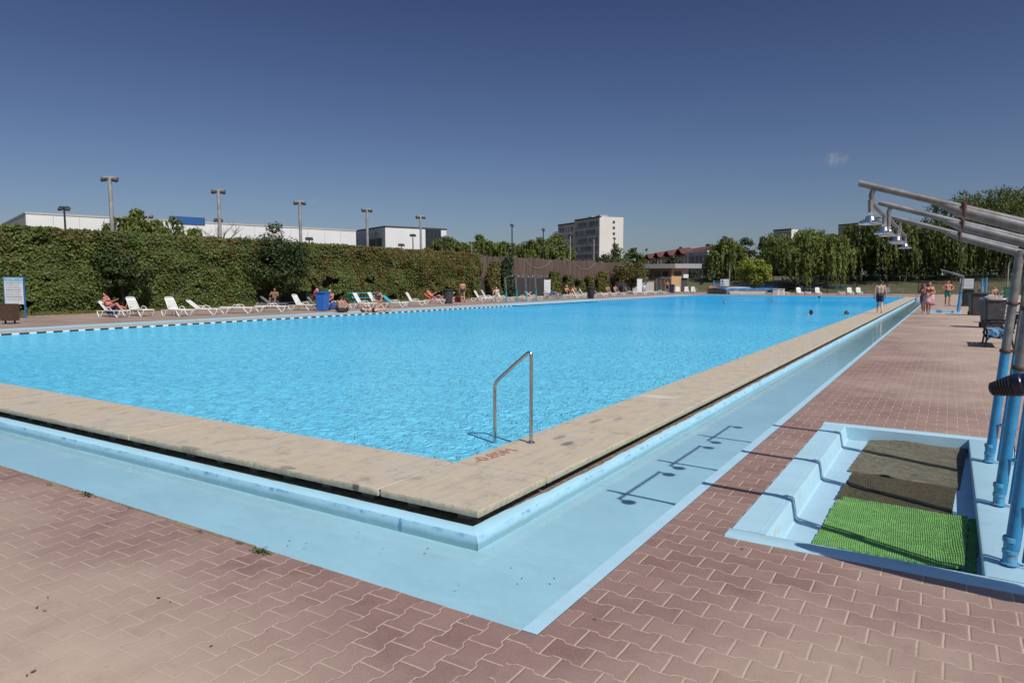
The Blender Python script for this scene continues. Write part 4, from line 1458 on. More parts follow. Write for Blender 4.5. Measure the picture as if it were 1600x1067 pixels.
def person(label, loc, rz, pz, up=(0, 0, 1), fwd=(0, 1, 0), legs=None, arms=None, sc=1.0, sk=None, hair=None, wear=None, hairlen=0, female=False, headup=None, headfwd=None, style='trunks', vox=.0115, belly=0.0):
    """FK figure. legs/arms: [left, right] lists of direction vectors in the root frame (x right, y forward, z up)."""
    sk = sk or SK_TAN; hair = hair or H_DARK; wear = wear or C_BLACK
    r = thing('person', label, 'person', loc, rz)
    up, fwd = nrm(up), nrm(fwd)
    rt_ = fwd.cross(up).normalized()
    fwd = up.cross(rt_).normalized()
    headup = nrm(headup) if headup is not None else up
    headfwd = nrm(headfwd) if headfwd is not None else fwd
    if legs is None: legs = [[(0, 0, -1), (0, -.03, -1), (0, 1, -.25)]] * 2
    if arms is None: arms = [[(-.12, 0, -1), (-.05, .15, -1)], [(.12, 0, -1), (.05, .15, -1)]]
    pel = V((0, 0, pz))
    S_ = sc
    def T(x, y, z): return pel + (rt_ * x + fwd * y + up * z) * S_
    sw = .165 if female else .185
    hw = .098 if female else .088
    b = MB(); g = MB()
    # trunk
    for s_ in (-1, 1):
        capsule(b, T(s_ * hw * .75, -.01, -.01), T(s_ * .055, 0, .16), .105 * S_, .088 * S_)
        capsule(b, T(s_ * .055, 0, .14), T(s_ * .075, .0, .36), .092 * S_, .104 * S_)
        capsule(b, T(s_ * .06, -.005, .42), T(s_ * (sw - .01), -.01, .455), .066 * S_, .056 * S_)
        capsule(b, T(s_ * .05, -.07, -.03), T(s_ * .055, -.05, .03), .085 * S_, .07 * S_)
        if female: capsule(b, T(s_ * .075, .085, .33), T(s_ * .075, .095, .32), .055 * S_, .05 * S_)
        else: capsule(b, T(s_ * .07, .05, .37), T(s_ * .085, .06, .36), .062 * S_, .06 * S_)
    if belly: capsule(b, T(0, .06, .10), T(0, .06, .16), (.10 + belly) * S_, (.10 + belly) * S_)
    nb = T(0, -.01, .46)
    hc = nb + headup * .165 * S_ + headfwd * .015 * S_
    capsule(b, nb - up * .03 * S_, hc - headup * .05 * S_, .058 * S_, .05 * S_)
    # head with face
    hr = headfwd.cross(headup).normalized()
    HM = Matrix((hr, headfwd, headup)).transposed()
    def Hd(x, y, z): return hc + HM @ V((x, y, z)) * S_
    ellip(b, Hd(0, -.012, .03), .077 * S_, .096 * S_, .088 * S_, HM)
    ellip(b, Hd(0, .022, -.04), .058 * S_, .068 * S_, .078 * S_, HM)
    capsule(b, Hd(0, .085, .0), Hd(0, .103, -.030), .011 * S_, .016 * S_, 8)
    capsule(b, Hd(-.035, .078, .022), Hd(.035, .078, .022), .014 * S_, .014 * S_, 8)
    capsule(b, Hd(-.018, .083, -.066), Hd(.018, .083, -.066), .010 * S_, .010 * S_, 8)
    for s_ in (-1, 1):
        ellip(b, Hd(s_ * .078, -.01, -.005), .012 * S_, .022 * S_, .033 * S_, HM, 8)
    # limbs
    for s_, L in zip((-1, 1), legs):
        hip = T(s_ * hw, 0, -.03)
        kn = hip + nrm(L[0]) * .43 * S_
        an = kn + nrm(L[1]) * .415 * S_
        toe = an + nrm(L[2]) * .20 * S_
        capsule(b, hip, kn, (.092 if female else .086) * S_, .054 * S_)
        calf = kn + (an - kn) * .3 - headfwd * 0
        capsule(b, kn, calf, .053 * S_, .056 * S_)
        capsule(b, calf, an, .056 * S_, .033 * S_)
        capsule(b, an - nrm(L[2]) * .045 * S_, toe, .035 * S_, .026 * S_)
        gl = .62 if style == 'trunks' else .12
        if style in ('trunks', 'brief', 'bikini'):
            if style == 'trunks':
                capsule(g, hip, hip + (kn - hip) * gl, .104 * S_, .090 * S_)
    for s_, A in zip((-1, 1), arms):
        sh = T(s_ * sw, -.01, .45)
        el = sh + nrm(A[0]) * .285 * S_
        wr = el + nrm(A[1]) * .245 * S_
        capsule(b, sh, el, .052 * S_, .038 * S_)
        capsule(b, el, el + (wr - el) * .3, .037 * S_, .040 * S_)
        capsule(b, el + (wr - el) * .3, wr, .040 * S_, .026 * S_)
        # hand: palm, four curled fingers of different length, thumb from the side
        hdv = nrm(A[2]) if len(A) > 2 else nrm(A[1])
        side = hdv.cross(fwd)
        if side.length < .2: side = hdv.cross(rt_)
        side.normalize()
        pn = side.cross(hdv).normalized()
        pe = wr + hdv * .085 * S_
        capsule(b, wr, pe, .026 * S_, .030 * S_)
        for q_, (off, ln_) in enumerate(((-.030, .062), (-.010, .072), (.010, .068), (.029, .052))):
            f0 = pe + side * off * S_
            f1 = f0 + (hdv + pn * .15).normalized() * ln_ * .55 * S_
            f2 = f1 + (hdv + pn * .6).normalized() * ln_ * .5 * S_
            capsule(b, f0, f1, .0105 * S_, .0098 * S_, 8)
            capsule(b, f1, f2, .0098 * S_, .0088 * S_, 8)
        t0 = wr + hdv * .03 * S_ - side * .022 * S_
        t1 = t0 + (hdv * .7 - side).normalized() * .04 * S_
        capsule(b, t0, t1, .0125 * S_, .0105 * S_, 8)
        capsule(b, t1, t1 + (hdv - side * .25).normalized() * .03 * S_, .0105 * S_, .0095 * S_, 8)
    body = fuse('body', b, sk, r, vox)
    # swimwear
    for s_ in (-1, 1):
        capsule(g, T(s_ * hw * .78, -.01, -.02), T(s_ * .06, -.002, .07), .116 * S_, .106 * S_)
        capsule(g, T(s_ * .05, -.07, -.03), T(s_ * .055, -.05, .03), .094 * S_, .08 * S_)
    if wear is not None:
        fuse('swimwear', g, wear, r, vox)
    if style == 'bikini':
        g2 = MB()
        for s_ in (-1, 1):
            ellip(g2, T(s_ * .075, .09, .325), .062 * S_, .060 * S_, .058 * S_)
            capsule(g2, T(s_ * .08, -.0, .31), T(s_ * .06, 0, .33), .108 * S_, .108 * S_) if False else None
        g2.tube([T(.185 * math.cos(a), .118 * math.sin(a), .315) for a in lin(0, 2 * PI, 22)], .016 * S_, 6)
        g2.build('bikini_top', wear, r)
    # hair: cap over the skull, longer strands if wanted
    if hair is not None:
        hq = MB()
        ellip(hq, Hd(0, -.020, .040), .084 * S_, .097 * S_, .090 * S_, HM)
        if hairlen:
            capsule(hq, Hd(0, -.07, .03), Hd(0, -.085, -hairlen), .075 * S_, .045 * S_)
            for s_ in (-1, 1): capsule(hq, Hd(s_ * .06, -.03, .02), Hd(s_ * .062, -.05, -hairlen * .8), .035 * S_, .022 * S_)
        else:
            capsule(hq, Hd(0, -.055, .02), Hd(0, -.065, -.035), .062 * S_, .045 * S_)
        fuse('hair', hq, hair, r, max(vox, .011))
    return r

WALK = [[(0, .32, -1), (0, -.12, -1), (0, 1, -.15)], [(0, -.22, -1), (0, -.55, -1), (0, .85, -.55)]]
STAND = [[(-.05, .03, -1), (0, -.03, -1), (-.1, 1, -.2)], [(.05, .0, -1), (0, -.03, -1), (.15, 1, -.2)]]
YW = YAW   # heading along the camera's view

# --- right-hand side -------------------------------------------------
p = at(1374, 489.5)
person('bare backed man in long dark shorts walking away along the coping', (p.x, p.y, .0), R(4), .93, (0, .03, 1), (0, 1, 0), WALK, [[(-.22, -.08, -1), (-.05, .15, -1)], [(.22, .08, -1), (.05, .25, -1)]], sk=SK_FAIR, hair=H_DARK, wear=C_NAVY, vox=.010)
p = at(1450, 491.5)
person('woman wrapped in a pink towel crossing the paving towards the camera', (p.x, p.y, 0), R(190), .90, (0, .05, 1), (0, 1, 0), [[(.08, .30, -1), (.1, -.1, -1), (0, 1, -.1)], [(-.12, -.2, -1), (-.1, -.5, -1), (0, 1, -.45)]], [[(-.25, .25, -1), (.75, .75, -.1)], [(.25, .2, -1), (-.75, .8, .0)]], sk=SK_RED, hair=H_BROWN, wear=C_RED, female=True, style='bikini', hairlen=.08, sc=.97, vox=.010)
q = MB()
rows = []
for i, (rr, zz) in enumerate(((.20, 1.08), (.205, .95), (.225, .80), (.25, .62), (.27, .50))):
    rows.append([V((rr * math.cos(a) * 1.0 + .012 * math.sin(a * 6 + i), rr * .78 * math.sin(a) + .012 * math.cos(a * 5), zz + (.05 * math.sin(a + 1) if i > 3 else 0))) for a in lin(0, 2 * PI, 40)])
q.grid(rows, 0, True, flip=True)
o = q.build('wrap_towel', M_PTOWEL, None, (p.x, p.y, 0), R(190))
s_ = o.modifiers.new('thick', 'SOLIDIFY'); s_.thickness = .012
tag(o, 'pink and white towel wrapped round the walking woman', 'towel')
p = at(1441.5, 490)
person('shorter girl with dark red swimsuit walking just left of the towelled woman', (p.x, p.y + .5, 0), R(165), .84, (0, .05, 1), (0, 1, 0), WALK, [[(-.5, .1, -1), (.4, .5, -.6)], [(.3, .2, -1), (.3, .7, -.4)]], sk=SK_DARK, hair=H_RED, wear=C_RED, female=True, style='trunks', hairlen=.12, sc=.90)
p = at(1480, 477)
person('stocky man in green trunks standing with hands at his waist', (p.x, p.y, 0), R(200), .93, (0, .02, 1), (0, 1, 0), [[(-.03, .2, -1), (.05, -.1, -1), (-.2, 1, -.2)], [(.03, -.1, -1), (-.05, -.2, -1), (.2, 1, -.2)]], [[(-.75, -.1, -1), (.75, .55, -.35)], [(.75, -.1, -1), (-.75, .55, -.3)]], sk=SK_RED, hair=H_RED, wear=C_GREEN, belly=.02, headfwd=(.8, .6, 0))
p = at(1555, 466)
rl = lounger('white lounger under the thin boy behind the plastic-lined bin', 0, 0, 205, 38, loc=(p.x + .1, p.y, 0), group='loungers on the right-hand side')
person('thin pale boy perched on the edge of a white lounger', (p.x + .0, p.y - .1, 0), R(200), .41, (.25, .1, 1), (0, 1, 0), [[(-.1, .9, -.15), (0, .05, -1), (0, 1, -.2)], [(.15, .9, -.1), (.1, .1, -1), (0, 1, -.2)]], [[(-.5, .1, -1), (-.1, .2, -1)], [(.3, .3, -1), (-.1, .8, -.5)]], sk=SK_FAIR, hair=H_BROWN, wear=C_RED, sc=.93)
p = at(1513, 466)
person('dark haired bather seated behind the farthest dark bin', (p.x + .9, p.y, 0), R(150), .62, (0, -.1, 1), (0, 1, 0), [[(-.1, 1, -.1), (0, .1, -1), (0, 1, -.2)], [(.1, 1, -.1), (0, .1, -1), (0, 1, -.2)]], sk=SK_FAIR, hair=H_DARK, wear=C_BLACK)
# tangle of white loungers half hidden by the shower posts
for i, (dx, dy, ang, tl, lab) in enumerate(((3.0, 47.0, 190, 0, 'flat white lounger half hidden by the nearest grey shower post'), (4.35, 52.5, 175, 38, 'white lounger with raised back to the right of the shower posts'), (3.35, 57.0, 185, 0, 'flat white lounger farther back behind the shower posts'), (2.55, 38.5, 178, 0, 'low white lounger with lilac towel near the iron bench'), (1.95, 33.4, 184, 0, 'nearest white lounger on the right seen between the posts'))):
    rl = lounger(lab, 0, 0, ang, tl, loc=(dx, dy, 0), group='loungers on the right-hand side')
    if i == 3: towel_on('lilac towel lying on the low white lounger near the iron bench', rl, -.2, .5, M_LTOWEL)

# --- left bank: loungers --------------------------------------------
SA = 32   # along the picture
L1 = lounger('leftmost white lounger carrying the sunburnt sleeper', 178, 495, 8, 38)
towel_on('blue and white towel hanging off the leftmost lounger', L1, -.1, .75, M_BTOWEL, drop=.22)
L2 = lounger('white lounger with raised slatted back and a folded grey towel', 216, 493.5, 5, 60)
towel_on('folded grey towel on the second lounger from the left', L2, -.15, .25, M_GTOWEL, wid=.5, drop=.02)
lounger('white lounger with upright back standing alone right of the pair', 276, 493.5, 2, 60)
lounger('white lounger seen side on with its back leaning far to the left', 318, 492, 32, 38)
lounger('low white lounger lying flat in front of the ivy', 372, 489.5, 34, 0)
lounger('grey backed lounger in the shade below the leafy tree', 428, 482, 34, 38, M_GREYRES)
L7 = lounger('empty flat white lounger left of the blue bin', 425, 487, 34, 0)
lounger('white lounger with upright back just left of the blue bin', 473, 484.5, 14, 60)
L9 = lounger('white lounger under the sitting old man right of the blue bin', 522, 482.5, 40, 0)
L10 = lounger('white lounger draped with a white towel behind the man with his back turned', 568, 481.5, 22, 60)
towel_on('white towel over the raised back behind the seated man', L10, 0, 0, M_WTOWEL, tilt=60)
L10b = lounger('white lounger with a rolled towel beside the kneeling woman', 590, 479.5, 22, 60)
towel_on('white towel rolled over the lounger beside the kneeling woman', L10b, 0, 0, M_WTOWEL, tilt=60)
L11 = lounger('white lounger with a turquoise cushion on its back', 617, 480, 24, 38)
towel_on('turquoise cushion on the back of a white lounger', L11, 0, 0, M_TEALFAB, tilt=38, name='cushion')
lounger('white lounger with upright back between the turquoise cushion and the orange towel', 648, 477.5, 22, 60)
L13 = lounger('white lounger heaped with an orange towel beside the grey bin', 680, 474.5, 28, 38)
towel_on('orange towel heaped on the lounger beside the grey bin', L13, 0, 0, M_OTOWEL, tilt=38)
L14 = lounger('white lounger just behind the grey bin', 697, 470.5, 190, 38)
lounger('left one of the white loungers gathered right of the walking man', 752, 471, 18, 60)
lounger('white lounger with its back against its neighbours right of the walking man', 763, 470, 24, 60)
lounger('white lounger turned the other way right of the walking man', 768, 472, 195, 60)
lounger('white lounger shading a bather at the left of the shower row', 786, 470.5, 18, 60)
lounger('white lounger lying low behind the left-hand shower row', 816, 470, 200, 38)
L20 = lounger('white lounger with pinkish towel behind the left-hand shower row', 834, 469, 18, 38)
towel_on('faded pink towel on the lounger behind the left-hand showers', L20, 0, 0, M_PTOWEL, tilt=38)
L21 = lounger('grey lounger with a striped towel below the tall white board', 862, 467, 24, 0, M_GREYRES)
towel_on('lilac towel on the grey lounger below the tall white board', L21, -.2, .8, M_LTOWEL, drop=.1)
lounger('teal lounger right of the tall white board', 872, 465, 28, 38, M_TEALFAB)
lounger('white lounger with two bathers left of the black bin', 893, 465.5, 205, 38)
lounger('second white lounger left of the black bin', 903, 465.2, 20, 60)
lounger('third white lounger left of the black bin', 914, 464.7, 20, 60)
lounger('white lounger just right of the black bin', 938, 463.5, 24, 38)
lounger('pale lounger in the middle of the group right of the black bin', 952, 462.5, 24, 0)
lounger('lounger under a lilac towel right of the black bin', 966, 461.5, 24, 60)
lounger('white lounger with high back below the olive tree', 984, 460.5, 24, 60)
lounger('white lounger with people right of the narrow white board', 1001, 460, 200, 60)
lounger('flat white lounger on the lawn edge before the pavilion', 1016, 459.6, 28, 0)
lounger('flat white lounger in front of the distant left-hand showers', 1031, 459.2, 28, 0)
for i, (px, lab) in enumerate(((1059, 'left of the three white chairs by the pavilion'), (1072.5, 'middle of the three white chairs by the pavilion'), (1083, 'right of the three white chairs by the pavilion'))):
    lounger(lab, px, 458.6, -70, 60, group='white chairs by the pavilion')
# far end row
for px, py, ang, tl, m_, lab in ((1249, 461.2, -65, 60, None, 'white lounger with the tallest back at the far end of the pool'), (1262, 461, -75, 0, None, 'low white lounger between two raised ones at the far end'), (1278, 461.2, -70, 60, None, 'white lounger with raised back right of the low one at the far end'), (1314, 461, -70, 0, None, 'low white lounger left of the twin white chairs at the far end'), (1328, 461, -72, 60, None, 'left one of the twin white chairs at the far end'), (1342, 461, -72, 60, None, 'right one of the twin white chairs at the far end'), (1358, 460.6, 24, 0, M_GREYRES, 'flat grey lounger left of the man on the coping'), (1387, 460.6, -80, 60, M_GREYRES, 'grey lounger with raised back right of the man on the coping'), (1222, 460.6, 20, 0, None, 'flat white lounger beside the concrete blocks at the far end'), (1150, 460.0, 20, 0, None, 'flat white lounger before the low concrete wall')):
    lounger(lab, px, py, ang, tl, m_, group='loungers at the far end of the pool')

# --- left bank: people ----------------------------------------------
def lie_on(label, L, tilt, **kw):
    """reclines on a lounger: head towards -X of the lounger"""
    a = R(max(tilt, 4))
    d = V((-math.cos(a), 0, math.sin(a)))
    f = V((math.sin(a), 0, math.cos(a)))
    pl = L.location
    rzz = L.rotation_euler.z
    kw.setdefault('legs', [[(1, -.08, .10), (1, -.02, -.12), (.5, 0, 1)], [(1, .1, .45), (.75, .05, -.75), (.8, 0, .4)]])
    kw.setdefault('arms', [[(.75, -.35, -.15), (.6, .3, .3)], [(.2, .6, .2), (-.5, -.2, .5)]])
    off = Matrix.Rotation(rzz, 3, 'Z') @ V((-.10, 0, 0))
    return person(label, (pl.x + off.x, pl.y + off.y, 0), rzz, .455, d, f, **kw)
lie_on('sunburnt woman asleep on the leftmost white lounger', L1, 38, sk=SK_RED, hair=H_DARK, wear=C_RED, female=True, style='bikini', hairlen=.1)
p = at(429, 480)
person('dark clothed bather sitting in the shade under the leafy tree', (p.x, p.y, 0), R(215), .48, (0, -.2, 1), (0, 1, 0), [[(-.15, .9, .25), (0, .2, -1), (0, 1, -.2)], [(.15, .9, .3), (0, .2, -1), (0, 1, -.2)]], [[(-.3, .6, -.7), (.3, .8, .2)], [(.3, .6, -.7), (-.3, .8, .2)]], sk=SK_DARK, hair=H_DARK, wear=C_BLACK)
SIT = [[(-.25, 1, -.08), (-.05, .1, -1), (-.1, 1, -.2)], [(.25, 1, -.08), (.05, .05, -1), (.1, 1, -.2)]]
p = at(518, 481.5)
person('tanned old man sitting bent forward on a lounger right of the blue bin', (p.x, p.y, 0), R(205), .43, (0, .35, 1), (0, 1, -.2), SIT, [[(-.15, .75, -.8), (.25, .8, -.4)], [(.15, .75, -.8), (-.25, .8, -.4)]], sk=SK_RED, hair=H_GREY, wear=C_NAVY, headup=(0, .5, 1))
p = at(536, 489)
person('man in black trunks sitting on the pool edge with his back turned', (p.x - .35, p.y + .2, .0), R(32), .13, (0, .12, 1), (0, 1, 0), [[(-.75, .8, .35), (.6, .5, -.55), (.5, .8, 0)], [(.75, .8, .35), (-.6, .5, -.55), (-.5, .8, 0)]], [[(-.55, .35, -.8), (.35, .75, -.2)], [(.6, .1, -.9), (-.1, .8, -.1)]], sk=SK_TAN, hair=H_DARK, wear=C_BLACK, headup=(0, .3, 1), sc=1.03, vox=.010)
p = at(594, 480.5)
person('dark haired woman bending over her companion on the pool edge', (p.x, p.y, 0), R(200), .46, (.1, .45, 1), (0, 1, -.3), [[(-.3, .9, -.05), (0, -.25, -1), (0, 1, -.2)], [(.3, .9, -.05), (0, -.2, -1), (0, 1, -.2)]], [[(-.45, .3, -.9), (.3, .6, -.8)], [(.5, .3, -.8), (-.3, .6, -.8)]], sk=SK_TAN, hair=H_DARK, wear=C_BLACK, female=True, style='bikini', hairlen=.10, headup=(0, .7, .8))
p = at(592, 488.5)
person('fair woman lying on her back along the pool edge with one knee raised', (p.x - .4, p.y + .1, .0), R(32 + 90), .12, (0, 1, .03), (0, 0, 1), [[(.0, -.75, .75), (0, -.45, -.8), (0, -.9, -.2)], [(.1, -1, .08), (0, -1, -.06), (0, -.3, .7)]], [[(-.6, -.6, -.05), (-.3, -.8, -.1)], [(.6, -.7, -.05), (.2, -.9, -.1)]], sk=SK_FAIR, hair=H_BROWN, wear=C_BLACK, female=True, style='bikini', hairlen=.08, headfwd=(.3, 0, 1))
p = at(723, 472.5)
person('man in black briefs walking away from the pool past the grey bin', (p.x, p.y, 0), R(50), .93, (0, .04, 1), (0, 1, 0), WALK, sk=SK_TAN, hair=H_BROWN, wear=C_BLACK, style='brief')
lie_on('bather reclining on the orange towel beside the grey bin', L13, 38, sk=SK_RED, hair=H_DARK, wear=C_RED)
for px, py, rz_, lab, sk_, hr_, wr_ in ((776, 469.5, 200, 'bather in dark trunks sitting behind the loungers right of the walking man', SK_FAIR, H_BROWN, C_BLACK), (885, 464.2, 240, 'tanned bather with a white cap sitting among the loungers', SK_RED, H_WHITE, C_NAVY), (897, 463.6, 200, 'tanned bather sitting right of the white cap', SK_RED, H_BROWN, C_BLACK), (949, 461.6, 230, 'bather sitting right of the black bin', SK_TAN, H_BROWN, C_RED), (961, 460.8, 240, 'bather in purple leaning forward right of the black bin', SK_RED, H_DARK, C_PURPLE), (1003, 459, 220, 'bather sitting beside the narrow white board', SK_TAN, H_DARK, C_BLUE), (1110, 457.3, 220, 'left of the two bathers sitting by the far notice', SK_RED, H_BROWN, C_BLACK), (1116, 457.1, 200, 'right of the two bathers sitting by the far notice', SK_RED, H_GREY, C_NAVY)):
    p = at(px, py)
    person(lab, (p.x, p.y, 0), R(rz_), .44, (0, .1, 1), (0, 1, 0), SIT, [[(-.2, .5, -.9), (.1, .8, -.3)], [(.2, .5, -.9), (-.1, .8, -.3)]], sk=sk_, hair=hr_, wear=wr_, vox=.014)
lie_on('bather lying low on the grey lounger below the tall white board', L21, 4, sk=SK_TAN, hair=H_RED, wear=C_BLUE, vox=.014)
p = at(1042.5, 457.2)
person('bather in dark trunks standing before the yellow pavilion wall', (p.x, p.y, 0), R(190), .93, legs=STAND, sk=SK_RED, hair=H_DARK, wear=C_BLACK, vox=.014)
# --- swimmers --------------------------------------------------------
for px, py, rz_, lab, sk_, hr_, dz, upv in ((1265, 493.5, 30, 'dark haired swimmer with shoulders out of the water nearest the coping', SK_TAN, H_DARK, -.56, (.25, .25, 1)), (1324.5, 492, 100, 'swimmer with only the head out of the water close to the coping', SK_RED, H_BROWN, -.66, (0, .1, 1)), (1131.5, 475, 200, 'fair swimmer far out in the middle of the pool', SK_FAIR, H_BROWN, -.56, (0, .5, 1)), (1207.5, 472.5, 160, 'swimmer in a purple cap far out in the pool', SK_RED, C_PURPLE, -.62, (0, .2, 1)), (1281.5, 466, 90, 'distant dark headed swimmer near the far end', SK_DARK, H_DARK, -.64, (0, .2, 1))):
    p = at(px, py, -.085)
    person(lab, (p.x, p.y, 0), R(rz_), dz, upv, (0, 1, .1), [[(-.1, .3, -1), (0, -.5, -.8), (0, .3, -1)], [(.1, .1, -1), (0, -.6, -.8), (0, .3, -1)]], [[(-.7, .6, -.55), (-.1, .9, -.35)], [(.7, .6, -.6), (.1, .9, -.35)]], sk=sk_, hair=hr_, headup=(0, .05, 1), headfwd=(0, 1, .15), sc=1.06)

# red bag, turquoise bench and push chair among the loungers
p = at(716, 472)
r = thing('beach_bag', 'red beach bag on the ground between the grey bin and the walking man', 'bag', (p.x, p.y, 0), .4)
q = MB(); q.lathe([(.16, 0), (.26, .03), (.29, .22), (.24, .40), (.20, .42)], n=16); q.build('body', M_RTOWEL, r)
for s_ in (-1, 1):
    q = MB(); q.tube([(.12 * math.cos(a), s_ * .1, .40 + .2 * math.sin(a)) for a in lin(0, PI, 10)], .014, 6); q.build('handle', M_KTOWEL, r)
p = at(527, 484)
r = thing('beach_bag', 'navy beach bag on the paving by the old man', 'bag', (p.x - .6, p.y + .3, 0), .4)
q = MB(); q.lathe([(.18, 0), (.25, .03), (.26, .2), (.21, .36), (.18, .38)], n=16); q.build('body', M_BTOWEL, r)
for s_ in (-1, 1):
    q = MB(); q.tube([(.12 * math.cos(a), s_ * .1, .36 + .18 * math.sin(a)) for a in lin(0, PI, 10)], .014, 6); q.build('handle', M_KTOWEL, r)
p = at(565, 474.5)
r = thing('garden_table', 'turquoise bench table behind the white loungers before the ivy', 'table', (p.x, p.y, 0), R(70))
q = MB()
for i in range(4): q.box((0, -.27 + .18 * i, .78), (2.1, .15, .04), bev=.006)
q.build('top', M_TEALFAB, r)
for sy_ in (-.62, .62):
    q = MB(); q.box((0, sy_, .45), (2.1, .25, .04), bev=.006); q.build('seat', M_TEALFAB, r)
for sx_ in (-.8, .8):
    q = MB(); q.bar((sx_, -.7, 0), (sx_, .12, .77), .07, .05); q.bar((sx_, .7, 0), (sx_, -.12, .77), .07, .05); q.bar((sx_, -.68, .42), (sx_, .68, .42), .06, .05); q.build('leg_frame', M_TEALFAB, r)
p = at(474, 480)
r = thing('stroller', 'small push chair with red and white cloths hung on its handles', 'stroller', (p.x - .2, p.y + .8, 0), R(40))
q = MB()
for s_ in (-1, 1):
    q.tube([(-.35, s_ * .2, .08), (.35, s_ * .18, 1.0)], .016, 8); q.tube([(.35, s_ * .2, .08), (-.2, s_ * .18, .62)], .016, 8)
q.tube([(.35, -.18, 1.0), (.35, .18, 1.0)], .018, 8)
q.build('frame', M_STEEL, r)
for x_ in (-.35, .35):
    for s_ in (-1, 1):
        q = MB(); q.lathe([(.0, -.015), (.075, -.015), (.08, 0), (.075, .015), (.0, .015)], (x_, s_ * .23, .08), 14, axis=(0, 1, 0)); q.build('wheel', M_RUBBER, r)
q = MB(); q.grid([[V((-.15 + .06 * i, s_, .36 + (.0 if i < 5 else .09 * (i - 4)) + .02 * math.sin(i))) for s_ in (-.18, 0, .18)] for i in range(10)], 0, True); q.build('seat', M_KTOWEL, r)
q = MB(); q.lathe([(.05, .0), (.16, .06), (.19, .25), (.11, .45), (.03, .5)], (.36, -.1, .62), 12); o = q.build('hanging_bag', M_RTOWEL, None, r.location, r.rotation_euler.z); tag(o, 'red bag hanging from the handle of the push chair', 'bag')
q = MB(); q.lathe([(.05, .0), (.13, .06), (.15, .25), (.09, .5), (.03, .55)], (.36, .18, .60), 12); o = q.build('hanging_bag', M_WTOWEL, None, r.location, r.rotation_euler.z); tag(o, 'white bag hanging from the handle of the push chair', 'bag')
# ------------------------------------------------------------------ vegetation
LM_IVY = leaf_mat('ivy_leaves', (0.038, 0.060, 0.013), (0.162, 0.208, 0.050), rust=(0.170, 0.095, 0.030))
LM_WILLOW = leaf_mat('willow_leaves', (0.075, 0.110, 0.022), (0.215, 0.245, 0.060), trans=.3)
LM_WILLOW2 = leaf_mat('deep_willow_leaves', (0.050, 0.075, 0.016), (0.160, 0.185, 0.046), trans=.25)
LM_BUSH = leaf_mat('dense_leaves', (0.034, 0.060, 0.015), (0.115, 0.160, 0.042), trans=.2)
LM_DARK2 = leaf_mat('shrub_leaves', (0.022, 0.040, 0.012), (0.075, 0.105, 0.030), trans=.15)
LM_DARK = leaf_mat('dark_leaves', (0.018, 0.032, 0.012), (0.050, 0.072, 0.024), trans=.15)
LM_LIME = leaf_mat('yellow_green_leaves', (0.14, 0.185, 0.022), (0.32, 0.37, 0.055), trans=.3)
LM_OLIVE = leaf_mat('olive_leaves', (0.075, 0.070, 0.018), (0.170, 0.155, 0.045), trans=.25)
LM_WEED = leaf_mat('weed_leaves', (0.050, 0.075, 0.018), (0.12, 0.14, 0.04))
M_BARK = mat('bark', (0.055, 0.042, 0.032), .9, var=.4, scale=5, bump=.8, bscale=14)
M_PALEBARK = mat('grey_bark', (0.16, 0.14, 0.12), .9, var=.3, scale=6, bump=.6)
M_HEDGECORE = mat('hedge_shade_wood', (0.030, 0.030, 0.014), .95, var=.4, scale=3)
M_MAST_ = mat('pale_rope', (0.38, 0.36, 0.34), .8)
M_SLATE = mat('dark_plank', (0.040, 0.034, 0.034), .8, var=.35, scale=5, bump=.3)
M_POST = mat('grey_post', (0.20, 0.20, 0.20), .5, .4, var=.2)
M_DARKPOST = mat('dark_post', (0.022, 0.022, 0.02), .6, .2, var=.2)

def reed_mat():
    m, t, p = new_mat('woven_reed')
    v = t.scale(pos(t), (3, 4.5, .22))
    n = t.noise(v, 1.6, 6, .75)
    n2 = t.noise(pos(t), .5, 3)
    c = t.mix(t.rng(n, .36, .66), (0.022, 0.015, 0.012), (0.185, 0.125, 0.100))
    c = t.mix(t.rng(n2, .4, .7, 0, .35), c, (0.105, 0.070, 0.055))
    t.l(c, p.inputs['Base Color']); p.inputs['Roughness'].default_value = .9
    t.l(t.bump(n, .8, .03), p.inputs['Normal'])
    return m
M_REED = reed_mat()

def trunk_mesh(h, r, lean=(0, 0), limbs=6, spread=2.0, top=.9, seed=0):
    rd = random.Random(seed)
    q = MB()
    pts = [V((lean[0] * (i / 6) ** 1.3 + .08 * rd.uniform(-1, 1) * (i > 0), lean[1] * (i / 6) ** 1.3 + .08 * rd.uniform(-1, 1) * (i > 0), h * i / 6)) for i in range(7)]
    q.tube(pts, [r * (1.25 if i == 0 else 1 - .09 * i) for i in range(7)], 9)
    for k_ in range(limbs):
        a = 2 * PI * k_ / limbs + rd.uniform(-.4, .4)
        b = pts[4 + k_ % 3]
        e = V((math.cos(a), math.sin(a), 0)) * spread * rd.uniform(.5, 1)
        zt = h * (top + rd.uniform(.25, .8))
        q.tube([b, b + e * .3 + V((0, 0, (zt - b.z) * .5)), b + e * .75 + V((0, 0, (zt - b.z) * .9)), V((b.x + e.x, b.y + e.y, zt))], [r * .5, r * .36, r * .2, r * .06], 6)
    return q

def nvec(n): 
    v = rng.normal(size=(n, 3))
    return v / np.linalg.norm(v, axis=1, keepdims=True)

